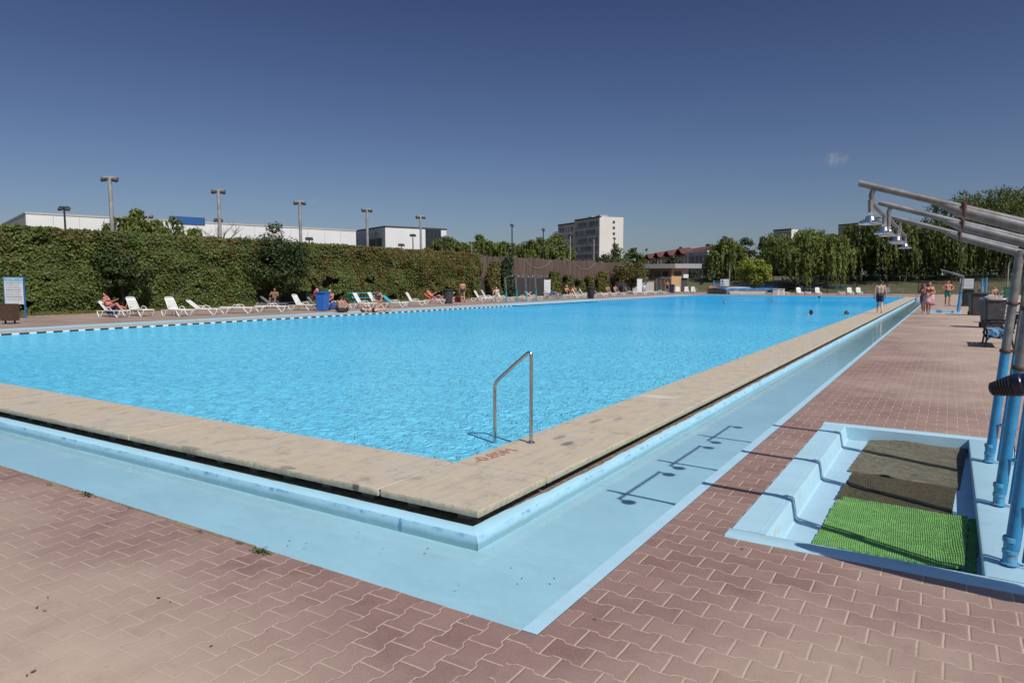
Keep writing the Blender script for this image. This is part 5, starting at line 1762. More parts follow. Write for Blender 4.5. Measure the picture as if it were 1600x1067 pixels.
def willow(label, loc, H, Wd, m, n=7000, seed=0, group='willows beyond the pool', trunk_lean=(0, 0), hang=1.0, leaf=1.0, lowest=.35, name='willow_tree'):
    global rng
    rng = np.random.default_rng(100 + seed)
    r = thing(name, label, 'tree', loc, 0, group)
    trunk_mesh(H * .42, .16 + H * .018, trunk_lean, 7, Wd * .3, 1.1, seed).build('trunk', M_BARK, r)
    # boughs end in tufts on a rounded crown; from each tuft trail a handful of long strands
    tips = max(34, n // 170)
    C, N, U, L, W, TN = [], [], [], [], [], []
    nlobe = 5
    lob = [(Wd * .26 * math.cos(a_) * rng.uniform(.7, 1.2), Wd * .26 * math.sin(a_) * rng.uniform(.7, 1.2), rng.uniform(.86, 1.0)) for a_ in np.linspace(0, 2 * PI, nlobe, endpoint=False) + rng.uniform(0, 2)]
    lob.append((0, 0, 1.02))
    for s_ in range(tips):
        lx, ly, lh = lob[s_ % len(lob)]
        d = nvec(1)[0]; d[2] = abs(d[2]) ** .8 if s_ % 5 else d[2] * .4
        cw = Wd * .27
        x, y = lx + d[0] * cw, ly + d[1] * cw
        z = H * lh * (.60 + .36 * d[2]) - .25 * rng.random()
        tone0 = rng.uniform(.0, .75)
        out = np.array([d[0], d[1], 0.0])
        # tuft
        k0 = 46
        v = nvec(k0) * rng.uniform(.3, 1.0, k0)[:, None]
        sz = Wd * rng.uniform(.05, .085)
        C.append(np.array([x, y, z]) + v * sz * np.array([1.2, 1.2, .75]))
        N.append(v + np.array([0, 0, .5]) + rng.normal(0, .5, (k0, 3)))
        U.append(np.stack([rng.normal(0, .6, k0), rng.normal(0, .6, k0), -np.ones(k0) * .8], 1))
        L.append(rng.uniform(.30, .55, k0) * leaf); W.append(rng.uniform(.09, .17, k0) * leaf)
        TN.append(np.clip(tone0 + rng.uniform(-.15, .35, k0), 0, 1))
        for q_ in range(rng.integers(4, 9)):
            k_ = int(rng.integers(12, 24))
            ox, oy = rng.normal(0, sz * .75, 2)
            ln = H * rng.uniform(.10, .50) * hang
            ln = min(ln, z - lowest * rng.uniform(.3, 1.6))
            if ln < .4: continue
            tt = np.sort(rng.uniform(0, 1, k_))
            sw_ = rng.uniform(-.14, .14, 2)
            px_ = x + ox + out[0] * .3 * np.sin(np.minimum(tt * 2, 1.5)) + sw_[0] * tt * ln * .4 + rng.normal(0, .06, k_) * leaf
            py_ = y + oy + out[1] * .3 * np.sin(np.minimum(tt * 2, 1.5)) + sw_[1] * tt * ln * .4 + rng.normal(0, .06, k_) * leaf
            C.append(np.stack([px_, py_, z - tt * ln], 1))
            U.append(np.stack([rng.normal(0, .25, k_), rng.normal(0, .25, k_), -np.ones(k_)], 1))
            N.append(np.stack([out[0] + rng.normal(0, .6, k_), out[1] + rng.normal(0, .6, k_), rng.uniform(-.1, .9, k_)], 1))
            L.append(rng.uniform(.30, .58, k_) * leaf); W.append(rng.uniform(.08, .16, k_) * leaf)
            TN.append(np.clip(tone0 + rng.uniform(-.25, .25, k_), 0, 1))
    me = leaf_mesh('crown', np.concatenate(C), np.concatenate(N), np.concatenate(L), np.concatenate(W), m, np.concatenate(U), .1, np.concatenate(TN))
    leaf_obj('crown', me, r)
    return r

def bushy(label, loc, H, Wd, m, n=5000, seed=0, base=.15, group=None, leaf=.22, name='leafy_tree', trunk=True, cat='tree', depth=1.0, clumps=42, shape='round'):
    global rng
    rng = np.random.default_rng(500 + seed)
    r = thing(name, label, cat, loc, 0, group)
    if trunk: trunk_mesh(H * .5, .06 + H * .014, (0, 0), 6, Wd * .25, .9, seed).build('trunk', M_BARK, r)
    C, N, TN = [], [], []
    per = n // clumps
    zc, hz = H * (base + (1 - base) / 2), H * (1 - base) / 2
    for i in range(clumps):
        d = nvec(1)[0]
        rad = rng.uniform(.55, 1.0) if i % 4 else rng.uniform(.0, .6)
        if shape == 'cone':
            zz = rng.uniform(0, 1) ** 1.3
            ww = (1 - zz) ** .8
            c = np.array([d[0] * Wd / 2 * ww * .8, d[1] * Wd / 2 * ww * .8, H * (base + (1 - base) * zz * .95)])
            cr = Wd * .17 * (.45 + ww * .7)
        elif shape == 'column':
            zz = rng.uniform(0, 1)
            ww = (math.sin(PI * min(.97, zz * .82 + .16))) ** .7
            c = np.array([d[0] * Wd / 2 * ww * .75, d[1] * Wd / 2 * ww * .75, H * (base + (1 - base) * zz * .96)])
            cr = Wd * .24
        else:
            c = np.array([d[0] * Wd / 2 * rad * .82, d[1] * Wd / 2 * depth * rad * .82, zc + d[2] * hz * rad * .84])
            cr = min(Wd, H) * rng.uniform(.10, .19)
        v = nvec(per)
        rr = rng.uniform(.45, 1.05, per)[:, None]
        C.append(c + v * rr * cr * np.array([1.15, 1.15, .8]))
        N.append(v + np.array([0, 0, .55]) + rng.normal(0, .45, (per, 3)))
        TN.append(np.clip(rng.uniform(0, .7) + rng.uniform(-.2, .35, per), 0, 1))
    C = np.concatenate(C); N = np.concatenate(N)
    C[:, 2] = np.maximum(C[:, 2], .05)
    me = leaf_mesh('crown' if trunk else 'foliage', C, N, rng.uniform(.7, 1.4, len(C)) * leaf, rng.uniform(.45, .8, len(C)) * leaf, m, None, .12, np.concatenate(TN))
    leaf_obj('crown' if trunk else 'foliage', me, r)
    return r

def tree_at(fn, label, px, ptop, d, wpx, m, **kw):
    if fn is willow: wpx *= 1.22; kw['n'] = int(kw.get('n', 7000) * 2.1)
    b = far(px, 439 + HC * FPX / d, d)
    top = far(px, ptop, d)
    return fn(label, (b.x, b.y, -.05), top.z + .05, wpx * d / FPX, m, **kw)

# --- ivy hedge on its fence ------------------------------------------
XH = -38.4
Y0H, Y1H = -2.0, 54.5
r = thing('ivy_hedge', 'tall green fence overgrown with ivy that turns rusty towards the far end', 'hedge', (XH, (Y0H + Y1H) / 2, 0))
ym = (Y0H + Y1H) / 2
rng = np.random.default_rng(11)
n = 150000
yy = rng.uniform(Y0H, Y1H, n)
zz = 4.45 * rng.random(n) ** .93
fy = np.array([mnoise.noise(Vector((a * .35, b * .5, 0))) for a, b in zip(yy, zz)])
fy2 = np.array([mnoise.noise(Vector((a * 1.3, b * 1.3, 4))) for a, b in zip(yy, zz)])
topz = 4.30 + .16 * np.array([mnoise.noise(Vector((a * .8, 3, 0))) for a in yy]) + .10 * np.array([mnoise.noise(Vector((a * 2.7, 9, 0))) for a in yy])
keep = zz < topz
# bare patches low down towards the far end show the dark fence behind
bare = (yy > 29) & ((np.array([mnoise.noise(Vector((a * .36, b * .8, 21))) + .55 * mnoise.noise(Vector((a * 1.5, b * 1.6, 2))) + .35 * mnoise.noise(Vector((a * 4, b * 4, 6))) - .33 * b for a, b in zip(yy, zz)])) > -.12)
bare |= (zz < 1.5) & (yy > 9.5) & (yy < 13.2)
hole = np.array([mnoise.noise(Vector((a * 1.05, b * 1.25, 33))) + .5 * mnoise.noise(Vector((a * 2.6, b * 2.6, 3))) for a, b in zip(yy, zz)])
keep &= ~((hole > .60) & (rng.random(n) < .93) & (zz < 3.9))
keep &= ~bare
xx = .50 + .42 * fy + .24 * fy2 + rng.normal(0, .07, n)
topw = zz > topz - .35
xx = np.where(topw & (rng.random(n) < .5), rng.uniform(-.5, .5, n), xx)
C = np.stack([xx, yy - ym, zz], 1)[keep]
N = np.stack([np.ones(n), rng.normal(0, .45, n), rng.normal(.35, .45, n)], 1)[keep]
me = leaf_mesh('ivy', C, N, rng.uniform(.09, .19, len(C)), rng.uniform(.08, .155, len(C)), LM_IVY, None, .2)
leaf_obj('ivy', me, r)
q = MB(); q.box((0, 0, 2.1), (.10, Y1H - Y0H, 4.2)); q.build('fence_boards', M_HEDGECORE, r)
q = MB(); q.box((.07, 0, .12), (.14, Y1H - Y0H, .24)); q.build('footing', M_CONC, r)
for i, y in enumerate((10.2, 12.9, 33.5, 40.6, 47.2)):
    q = MB(); q.box((.10, y - ym, 1.1), (.07, .07, 2.2)); q.build('fence_post', M_TEALPOLE if i == 2 else M_POST, r)

# reed screen continuing the fence
YR0, YR1 = 54.6, 93.0
r = thing('reed_fence', 'brown woven reed screen above dark fence panels beyond the ivy', 'fence', (XH, (YR0 + YR1) / 2, 0))
q = MB()
rows = []
for i in range(160):
    y = (YR0 - YR1) / 2 + (YR1 - YR0) * i / 159
    t_ = 4.12 + .10 * mnoise.noise(Vector((y * 1.3, 0, 0))) + .10 * random.uniform(-1, 1)
    rows.append([V((.02 + .04 * mnoise.noise(Vector((y, 2, 0))), y, 1.9)), V((.0, y, t_)), V((-.06, y, t_ - .02)), V((-.06, y, 1.9))])
q.grid(rows, 0, False, flip=True)
q.build('reed_screen', M_REED, r)
q = MB(); q.box((0, 0, 1.0), (.06, YR1 - YR0, 1.95)); q.build('lower_panel', M_SLATE, r)
for i in range(13):
    q = MB(); q.box((.09, (YR0 - YR1) / 2 + (YR1 - YR0) * i / 12 * .99 + .15, 1.15), (.07, .07, 2.3)); q.build('fence_post', M_POST, r)
q = MB()
for i in range(3):
    y0 = (YR0 - YR1) / 2 + (YR1 - YR0) * (.22 + .3 * i)
    q.tube([V((.12, y0 + 6 * k_ / 10, 3.9 - .9 * (1 - ((k_ - 5) / 5) ** 2) + .1 * k_ / 10)) for k_ in range(11)], .012, 5)
q.build('slack_rope', M_MAST_, r)

def climber(label, y, wd, h, seed, m=LM_BUSH, x=XH + .35):
    global rng
    rng = np.random.default_rng(900 + seed)
    r = thing('climbing_plant', label, 'climbing plant', (x, y, 0), 0, 'climbers on the reed fence')
    n = int(620 * wd * h / 1.5)
    v = rng.uniform(0, 1, n)
    ww = wd / 2 * (1.0 - .55 * v ** 2) 
    C = np.stack([.12 + rng.normal(0, .14, n), rng.uniform(-1, 1, n) * ww + .25 * np.sin(v * 7 + seed), v * h], 1)
    N = np.stack([np.ones(n), rng.normal(0, .5, n), rng.normal(.3, .5, n)], 1)
    leaf_obj('foliage', leaf_mesh('foliage', C, N, rng.uniform(.14, .28, n), rng.uniform(.12, .22, n), m, None, .2), r)
    q = MB()
    for k_ in range(3): q.tube([V((.05, .1 * (k_ - 1), 0)), V((.06, .2 * (k_ - 1), h * .4)), V((.05, .3 * (k_ - 1), h * .85))], .018, 5)
    q.build('stem', M_BARK, r)
for i, (px, wpx, ptop, lab) in enumerate(((792, 30, 402, 'tall dark climber right where the ivy hedge meets the reed screen'), (770, 26, 408, 'rusty hanging climber at the very end of the ivy hedge'), (864, 30, 424, 'climbing plant behind the tall white board'), (885, 20, 430, 'slim climbing plant in the middle of the reed screen'), (905, 20, 436, 'low climbing plant left of the black bin'), (920, 18, 430, 'slim climbing plant above the black bin'), (940, 38, 424, 'widest climbing plant right of the black bin'))):
    b = on_x(px, 450, XH + .3)
    d = (b - EYE).dot(FW)
    tp = on_x(px, ptop, XH + .3)
    climber(lab, b.y, wpx * d / FPX / .78, tp.z, i, LM_OLIVE if i == 1 else (LM_DARK if i == 0 else LM_IVY))

# --- trees on the left ------------------------------------------------
g = 'leafy trees at the ivy hedge'
p = at(421, 478)
bushy('dark bushy tree growing in front of the ivy hedge left of the blue bin', (p.x + .6, p.y + .2, 0), far(421, 343, (p - EYE).dot(FW)).z, 108 * (p - EYE).dot(FW) / FPX, LM_DARK2, n=12000, seed=1, base=.06, leaf=.17, clumps=70, group=g)
p = on_x(192, 470, XH + 1.15)
bushy('dark shrub bulging from the ivy hedge behind the leftmost loungers', (p.x, p.y, 0), 4.1, 3.0, LM_DARK2, n=6200, seed=2, base=.0, leaf=.17, clumps=44, group=g, name='leafy_shrub', trunk=True, cat='shrub')
tree_at(willow, 'pale green willow rising behind the hedge beside the blue panel', 232, 322, 52, 88, LM_WILLOW, seed=3, n=5200, hang=.6, lowest=2.5, group='trees behind the ivy hedge')
tree_at(willow, 'smaller willow crown just right of the pale one behind the hedge', 300, 344, 56, 66, LM_WILLOW, seed=4, n=3000, hang=.6, lowest=2.5, group='trees behind the ivy hedge')
tree_at(bushy, 'green tree top at the left edge behind the hedge', 4, 330, 46, 66, LM_WILLOW2, seed=5, n=3500, leaf=.24, group='trees behind the ivy hedge')
# bare tree
b = far(346, 439 + HC * FPX / 52, 52)
r = thing('bare_tree', 'leafless tree with thin grey branches above the hedge', 'tree', (b.x, b.y, 0))
rd = random.Random(5)
q = MB()
q.tube([V((0, 0, 0)), V((.1, 0, 2.2)), V((.0, .1, 4.0))], [.12, .09, .07], 7)
q.build('trunk', M_PALEBARK, r)
q = MB()
for i in range(26):
    a = rd.uniform(0, 2 * PI); e = rd.uniform(.7, 1.9); z0 = rd.uniform(2.8, 4.0); z1 = rd.uniform(4.5, 6.3)
    p0 = V((0, 0, z0)); p2 = V((e * math.cos(a), e * math.sin(a), z1 - .3 * e)); p1 = (p0 + p2) / 2 + V((rd.uniform(-.2, .2), rd.uniform(-.2, .2), .25))
    q.tube([p0, p1, p2], [.04, .028, .012], 5)
    for k_ in range(3):
        s_ = p1 + (p2 - p1) * rd.uniform(.2, .9)
        q.tube([s_, s_ + V((rd.uniform(-.5, .5), rd.uniform(-.5, .5), rd.uniform(.1, .6)))], [.014, .007], 4)
q.build('branches', M_PALEBARK, r)
# row of willows behind the reed fence
for i, (px, top, wpx, d, lab) in enumerate((px, top - (i_ % 2) * 4, wpx * (1.55 if i_ % 2 else 1.45), d, lab) for i_, (px, top, wpx, d, lab) in enumerate(((704, 369, 46, 108, 'leftmost willow in the row behind the end of the ivy hedge'), (738, 364, 44, 112, 'second willow in the row behind the end of the ivy hedge'), (775, 370, 44, 110, 'third willow of the row left of the dark lamp post'), (812, 371, 46, 114, 'fourth willow of the row between the dark lamp posts'), (838, 369, 40, 110, 'fifth willow of the row just left of the second dark lamp post'), (866, 365, 46, 112, 'last and tallest willow of the row beside the apartment block')))):
    tree_at(willow if i % 2 == 0 else bushy, lab, px, top, d, wpx, LM_WILLOW if i % 3 else LM_WILLOW2, seed=20 + i, n=6500, group='row of trees behind the reed fence', **({'hang': .7, 'lowest': 3, 'leaf': 1.3} if i % 2 == 0 else {'leaf': .38}))
tree_at(bushy, 'low pale shrub peeping over the reed fence in front of the apartment block', 883, 395, 96, 34, LM_WILLOW, seed=31, n=1800, leaf=.3, name='leafy_shrub', cat='shrub')
for i, (px, top, wpx, d, lab, m_) in enumerate(((962, 375, 52, 118, 'dark tree in front of the white end wall of the apartment block', LM_BUSH), (992, 384, 44, 124, 'dark tree between the apartment block and the red roofed building', LM_BUSH), (942, 395, 30, 112, 'small dark tree above the reed fence at the foot of the apartment block', LM_DARK))):
    tree_at(bushy, lab, px, top, d, wpx, m_, seed=40 + i, n=3600, leaf=.36, group='dark trees round the apartment block')
tree_at(bushy, 'broad olive brown tree at the end of the reed fence', 987, 403, 92, 62, LM_OLIVE, seed=50, n=5600, leaf=.26, base=.12)
for i, (px, top, wpx, d, lab) in enumerate(((1022, 402, 30, 150, 'low tree before the red roofed building'), (1050, 396, 34, 152, 'round tree before the middle of the red roofed building'), (1012, 381, 20, 260, 'far tree behind the left end of the red roof'), (1061, 377, 14, 262, 'far tree sticking up behind the red ridge'), (1107, 374, 20, 200, 'dark tree behind the right gable of the red roof'))):
    tree_at(bushy, lab, px, top, d, wpx, LM_DARK, seed=60 + i, n=2000, leaf=.55, base=.05, group='dark trees round the red roofed building')

# --- trees beyond the far end ----------------------------------------
WG = 'willows beyond the far end of the pool'
tree_at(willow, 'tall drooping willow right of the pavilion', 1134, 369, 114, 52, LM_WILLOW, seed=70, n=8500, group=WG, leaf=1.25)
tree_at(bushy, 'rounded yellow green tree between two willows', 1178, 403, 97, 64, LM_LIME, seed=71, n=7000, leaf=.3, base=.22)
tree_at(willow, 'very broad willow over the white loungers at the far end', 1258, 352, 101, 104, LM_WILLOW, seed=72, n=11000, group=WG, leaf=1.25, trunk_lean=(1.6, 0))
tree_at(willow, 'willow filling the gap right of the broad one', 1318, 362, 105, 60, LM_WILLOW, seed=73, n=6000, group=WG, leaf=1.25)
tree_at(willow, 'dark tall willow behind the man on the coping', 1380, 334, 102, 104, LM_WILLOW2, seed=74, n=11000, group=WG, leaf=1.25)
tree_at(willow, 'dark willow behind the far showers', 1462, 338, 100, 112, LM_WILLOW2, seed=75, n=10000, group=WG, leaf=1.2)
tree_at(willow, 'tallest willow rising behind the shower arms at the right edge', 1562, 285, 98, 150, LM_WILLOW2, seed=76, n=13000, group=WG, leaf=1.15)
tree_at(willow, 'dark willow at the right edge behind the shower posts', 1640, 300, 100, 150, LM_WILLOW2, seed=77, n=8000, group=WG, leaf=1.2)
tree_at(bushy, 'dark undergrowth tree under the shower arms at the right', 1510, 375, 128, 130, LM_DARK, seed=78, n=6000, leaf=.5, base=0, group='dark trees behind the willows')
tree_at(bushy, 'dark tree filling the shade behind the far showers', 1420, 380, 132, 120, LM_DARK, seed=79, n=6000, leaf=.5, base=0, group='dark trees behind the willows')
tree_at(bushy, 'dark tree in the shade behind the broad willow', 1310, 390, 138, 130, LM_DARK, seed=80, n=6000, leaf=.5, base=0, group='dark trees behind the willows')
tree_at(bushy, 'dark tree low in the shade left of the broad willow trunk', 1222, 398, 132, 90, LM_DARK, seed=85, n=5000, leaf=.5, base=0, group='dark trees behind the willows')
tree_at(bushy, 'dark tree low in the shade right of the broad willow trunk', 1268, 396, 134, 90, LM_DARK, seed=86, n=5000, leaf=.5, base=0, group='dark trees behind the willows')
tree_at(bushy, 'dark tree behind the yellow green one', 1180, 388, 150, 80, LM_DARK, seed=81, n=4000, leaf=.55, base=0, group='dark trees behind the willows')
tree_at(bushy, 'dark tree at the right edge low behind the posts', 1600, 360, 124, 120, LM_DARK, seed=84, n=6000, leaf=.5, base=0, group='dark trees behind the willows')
for i, (px, top, wpx, lab) in enumerate(((1164, 366, 30, 'pointed dark tree just right of the drooping willow'), (1191, 367, 20, 'leftmost of the slim dark poplars'), (1198, 375, 12, 'middle one of the slim dark poplars'), (1206, 374, 12, 'right one of the slim dark poplars'), (1148, 376, 16, 'pointed dark tree rising behind the drooping willow'), (1240, 366, 20, 'pointed dark tree left of the broad willow crown'))):
    tree_at(bushy, lab, px, top, 190, wpx, LM_DARK, seed=90 + i, n=1600, leaf=.6, base=.05, group='slim dark trees in the distance', shape='column', clumps=26)
for i, (px, top, wpx, d, lab, m_) in enumerate(((1092, 440, 34, 112, 'dark bush right of the pavilion wall', LM_DARK), (1080, 420, 40, 122, 'dark tree shading the right side of the pavilion', LM_DARK), (1128, 432, 60, 116, 'dark bush under the drooping willow', LM_DARK), (1240, 440, 26, 100, 'dark conical bush by the tallest white lounger', LM_DARK), (1408, 436, 30, 100, 'low bush left of the far hand rail', LM_WILLOW2), (1428, 438, 22, 98, 'low dark bush behind the navy bin', LM_DARK))):
    tree_at(bushy, lab, px, top, d, wpx, m_, seed=110 + i, n=2400, leaf=.3, base=0, group='bushes beyond the far end', name='leafy_shrub', trunk=False, cat='shrub')

# --- weeds along the channel edge -------------------------------------
def weed(label, px, py, s_, seed, n=46):
    global rng
    rng = np.random.default_rng(1300 + seed)
    p = at(px, py)
    a = rng.uniform(0, 2 * PI, n); rr = rng.uniform(.1, 1, n) * s_ * np.array(rng.uniform(.6, 1.4, n))
    C = np.stack([np.cos(a) * rr * 1.5, np.sin(a) * rr * .6, rng.uniform(.004, .5, n) * s_], 1)
    N = np.stack([rng.normal(0, .5, n), rng.normal(0, .5, n), np.ones(n)], 1)
    U = np.stack([np.cos(a), np.sin(a), rng.uniform(-.1, .9, n)], 1)
    me = leaf_mesh('weed', C, N, rng.uniform(.3, .7, n) * s_, rng.uniform(.10, .22, n) * s_, LM_WEED, U, .25)
    o = leaf_obj('weed', me, None)
    o.location = (p.x, p.y - .03, 0)
    tag(o, label, 'weed', 'weeds along the channel edge')
weed('largest tuft of weed on the channel edge near the middle', 412, 860, .055, 1, 70)
weed('second tuft of weed on the channel edge towards the left', 143, 773, .06, 2, 60)
weed('tiny weed in the joint just left of the largest tuft', 380, 847, .03, 3, 26)
weed('tiny weed halfway along the channel edge', 318, 829, .03, 4, 26)
weed('tiny weed farther left on the channel edge', 208, 793, .028, 5, 22)
weed('tiny weed near the left end of the channel edge', 84, 757, .03, 6, 22)
# a thin line of dry soil and moss along that joint
q = MB()
rows = []
for i in range(400):
    x = -12 + (XC + 12) * i / 399
    if x > -3.55: break
    w_ = .012 + .05 * max(0, mnoise.noise(Vector((x * 2.2, 5, 0)))) + .03 * max(0, mnoise.noise(Vector((x * 7, 1, 0))))
    rows.append([V((x, YC - .002, .006)), V((x, YC - w_ * .5, .009)), V((x, YC - w_, .002))])
q.grid(rows, 0, True)
M_SOIL = mat('dry_soil', (0.27, 0.20, 0.125), .95, var=.45, scale=18, bump=.8, dirt=(0.10, 0.09, 0.035), dirt_amt=.35, dscale=9)
o = q.build('soil_edge', M_SOIL); tag(o, kind='stuff')
# dry grass strip along the foot of the hedge
rng = np.random.default_rng(44)
n = 5200
yy = rng.uniform(4, 52, n); xx = XH + .55 + 1.5 * rng.random(n) ** 1.6 * np.clip((30 - yy) / 20 + .25, .2, 1)
C = np.stack([xx, yy, rng.uniform(.02, .12, n)], 1)
U = np.stack([rng.normal(0, .5, n), rng.normal(0, .5, n), np.ones(n)], 1)
N = np.stack([np.ones(n), rng.normal(0, .5, n), np.zeros(n)], 1)
LM_GRASS = leaf_mat('grass_blades', (0.075, 0.095, 0.022), (0.19, 0.18, 0.055))
o = leaf_obj('grass', leaf_mesh('grass', C, N, rng.uniform(.12, .3, n), rng.uniform(.03, .06, n), LM_GRASS, U), None)
tag(o, kind='stuff')
# grassy bank beyond the far fence
q = MB()
rows = []
for i in range(70):
    x = -60 + 120 * i / 69
    rows.append([V((x, y, z + .25 * mnoise.noise(Vector((x * .15, y * .1, 0))))) for y, z in ((101, -.1), (105, .35), (112, 1.4), (122, 2.4), (135, 2.6), (150, 1.2))])
q.grid(rows, 0, True)
structure('grass_bank', q, mat('bank_grass', (0.092, 0.080, 0.038), .95, var=.35, scale=.8, bump=.5, bscale=5, dirt=(0.075, 0.085, 0.025), dirt_amt=.5, dscale=.6))
q = MB(); q.rect(-62, 84, -27.7, 109.9, -.004)
structure('lawn', q, mat('lawn_grass', (0.085, 0.10, 0.028), .95, var=.35, scale=1.2, bump=.5, bscale=8))

# --- far chain-link fence --------------------------------------------
r = thing('wire_fence', 'dark wire fence with thin posts in front of the dry grass bank', 'fence', (0, 98, 0))
for i in range(15):
    q = MB(); q.box((-27 + 3.4 * i, 0, 1.2), (.10, .10, 2.4)); q.build('fence_post', M_DARKPOST, r)
q = MB()
for z in (.15, .85, 1.55, 2.3): q.tube([V((-27, 0, z)), V((21, 0, z))], .012, 5)
for i in range(240):
    x = -27 + 48 * i / 240
    q.tube([V((x, .01, .1)), V((x + .6, .01, 2.3))], .004, 3, cap=False)
q.build('wire_mesh', M_DARKPOST, r)

# ------------------------------------------------------------------ flood light masts
def mast(label, px, ptop, X, dark=False, kind='tee', group='flood light masts behind the hedge'):
    tp = on_x(px, ptop, X)
    m = M_DARKPOST if dark else M_MAST
    r = thing('flood_light', label, 'flood light', (tp.x, tp.y, 0), 0, group)
    h = tp.z
    q = MB()
    q.tube([V((0, 0, 0)), V((.02, .01, h * .5)), V((0, 0, h - .05))], [.13, .12, .10] if kind == 'tee' else [.09, .08, .06], 10)
    q.build('mast', m, r)
    sp = .25 if kind == 'tee' else .20
    if kind != 'arm':
        q = MB(); q.box(V((0, 0, h - .05)), (2 * sp + .2, .12, .12), Matrix.Rotation(YAW + R(20), 3, 'Z')); xb = q.build('crossbar', m, r)
    for s_ in ((-1, 1) if kind != 'arm' else (0,)):
        o = V((math.cos(YAW + R(20)), math.sin(YAW + R(20)), 0)) * sp * s_
        q = MB()
        M_ = Matrix.Rotation(YAW + R(20), 3, 'Z') @ Matrix.Rotation(R(28), 3, 'X') @ Matrix.Rotation(R(10) * s_, 3, 'Y')
        q.box(V((0, 0, h - .16)) + o * 1.12, (.34, .42, .19), M_, bev=.05)
        q.box(V((0, 0, h - .06)) + o * 1.05, (.06, .06, .16))
        q.build('lamp_head', M_LAMP, r if kind == 'arm' else xb)
    return r
M_MAST = mat('weathered_mast', (0.30, 0.29, 0.28), .7, .1, var=.25, scale=2.5)
M_LAMP = mat('lamp_housing', (0.075, 0.070, 0.070), .5, .2, var=.3)
for px, pt_, lab in ((171, 276, 'tallest looking flood light mast on the left behind the hedge'), (341, 296, 'second tall flood light mast above the leafless tree'), (468, 314, 'third tall flood light mast right of the bushy tree'), (573, 326, 'fourth tall flood light mast in front of the white cube building'), (657, 337, 'fifth tall flood light mast before the glazed end of the cube building')):
    mast(lab, px, pt_, -42.0)
for px, pt_, lab in ((800, 350, 'dark slim lamp mast rising through the reed fence'), (849, 357, 'second dark slim lamp mast at the reed fence'), (960, 371, 'dark slim lamp mast at the end of the reed fence')):
    mast(lab, px, pt_, -41.5, True, 'arm', 'slim lamp masts by the reed fence')
for px, pt_, lab in ((891, 364, 'pale mast with a short lamp bar before the apartment block'), (928, 369, 'thin pale lamp mast before the apartment block')):
    mast(lab, px, pt_, -42.5, False, 'arm', 'slim lamp masts by the reed fence')
for px, pt_, lab in ((100, 323, 'short twin flood light left of the tallest mast'), (231, 336, 'short flood light inside the pale willow crown'), (341, 342, 'short flood light behind the leafless tree'), (483, 371, 'low lamp peeping over the hedge right of the bushy tree'), (587, 361, 'short lamp against the cube building doorway'), (645, 366, 'short twin lamp before the white wall of the cube building'), (627, 381, 'small lamp just over the hedge below the cube building'), (693, 370, 'short lamp right of the glazed wall'), (737, 377, 'short pale lamp in front of the willow row')):
    mast(lab, px, pt_, -56.0, px not in (231, 737), 'short', 'short lamps behind the hedge')
# slim street lamps at the far end
for px, pt_, d, lab in ((1139, 416, 104, 'slim pale lamp post in front of the drooping willow'), (1573, 408, 84, 'slim bent lamp post beside the dark willow trunk at the right')):
    b = far(px, 439 + HC * FPX / d, d); h = far(px, pt_, d).z
    r = thing('lamp_post', lab, 'lamp post', (b.x, b.y, 0))
    q = MB(); q.tube([V((0, 0, 0)), V((0, 0, h * .8)), V((.05, 0, h * .93)), V((.22, 0, h))], [.09, .07, .06, .05], 8); q.build('pole', M_MAST, r)
    q = MB(); q.box((.35, 0, h + .02), (.4, .16, .09), bev=.03); q.build('lamp_head', M_LAMP, r)

# ------------------------------------------------------------------ buildings
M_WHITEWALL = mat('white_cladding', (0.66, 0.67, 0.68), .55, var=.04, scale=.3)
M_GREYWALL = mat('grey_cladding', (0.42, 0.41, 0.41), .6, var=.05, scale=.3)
M_BLUEPANEL = mat('blue_cladding', (0.02, 0.10, 0.29), .45, var=.05)
M_GLASS = mat('dark_glass', (0.02, 0.024, 0.032), .08, 0, var=.2, scale=.5)
M_PANELWALL = mat('concrete_panels', (0.40, 0.39, 0.40), .85, var=.2, scale=.25, bump=.2, bscale=2)
M_ENDWALL = mat('white_end_wall', (0.63, 0.60, 0.57), .8, var=.06, scale=.15)
M_REDROOF = mat('red_tiles', (0.135, 0.040, 0.034), .75, var=.25, scale=1.2)
M_CREAM = mat('cream_render', (0.56, 0.50, 0.36), .85, var=.08)
M_BEIGE = mat('beige_render', (0.36, 0.30, 0.25), .85, var=.15, scale=.4)
M_YELLOW = mat('yellow_render', (0.50, 0.34, 0.17), .85, var=.12, scale=.8, dirt=(0.45, 0.30, 0.17), dirt_amt=.3, dscale=1)
M_BOAT = mat('grey_blue_hull', (0.30, 0.36, 0.44), .5)
M_SHADEWALL = mat('shaded_render', (0.17, 0.105, 0.065), .85, var=.15)  # wall tone with the roof overhang's shadow mixed into the colour
M_EAVE = mat('roof_slab', (0.33, 0.33, 0.33), .8, var=.1)
M_DARKTRIM = mat('dark_trim', (0.05, 0.05, 0.055), .6)

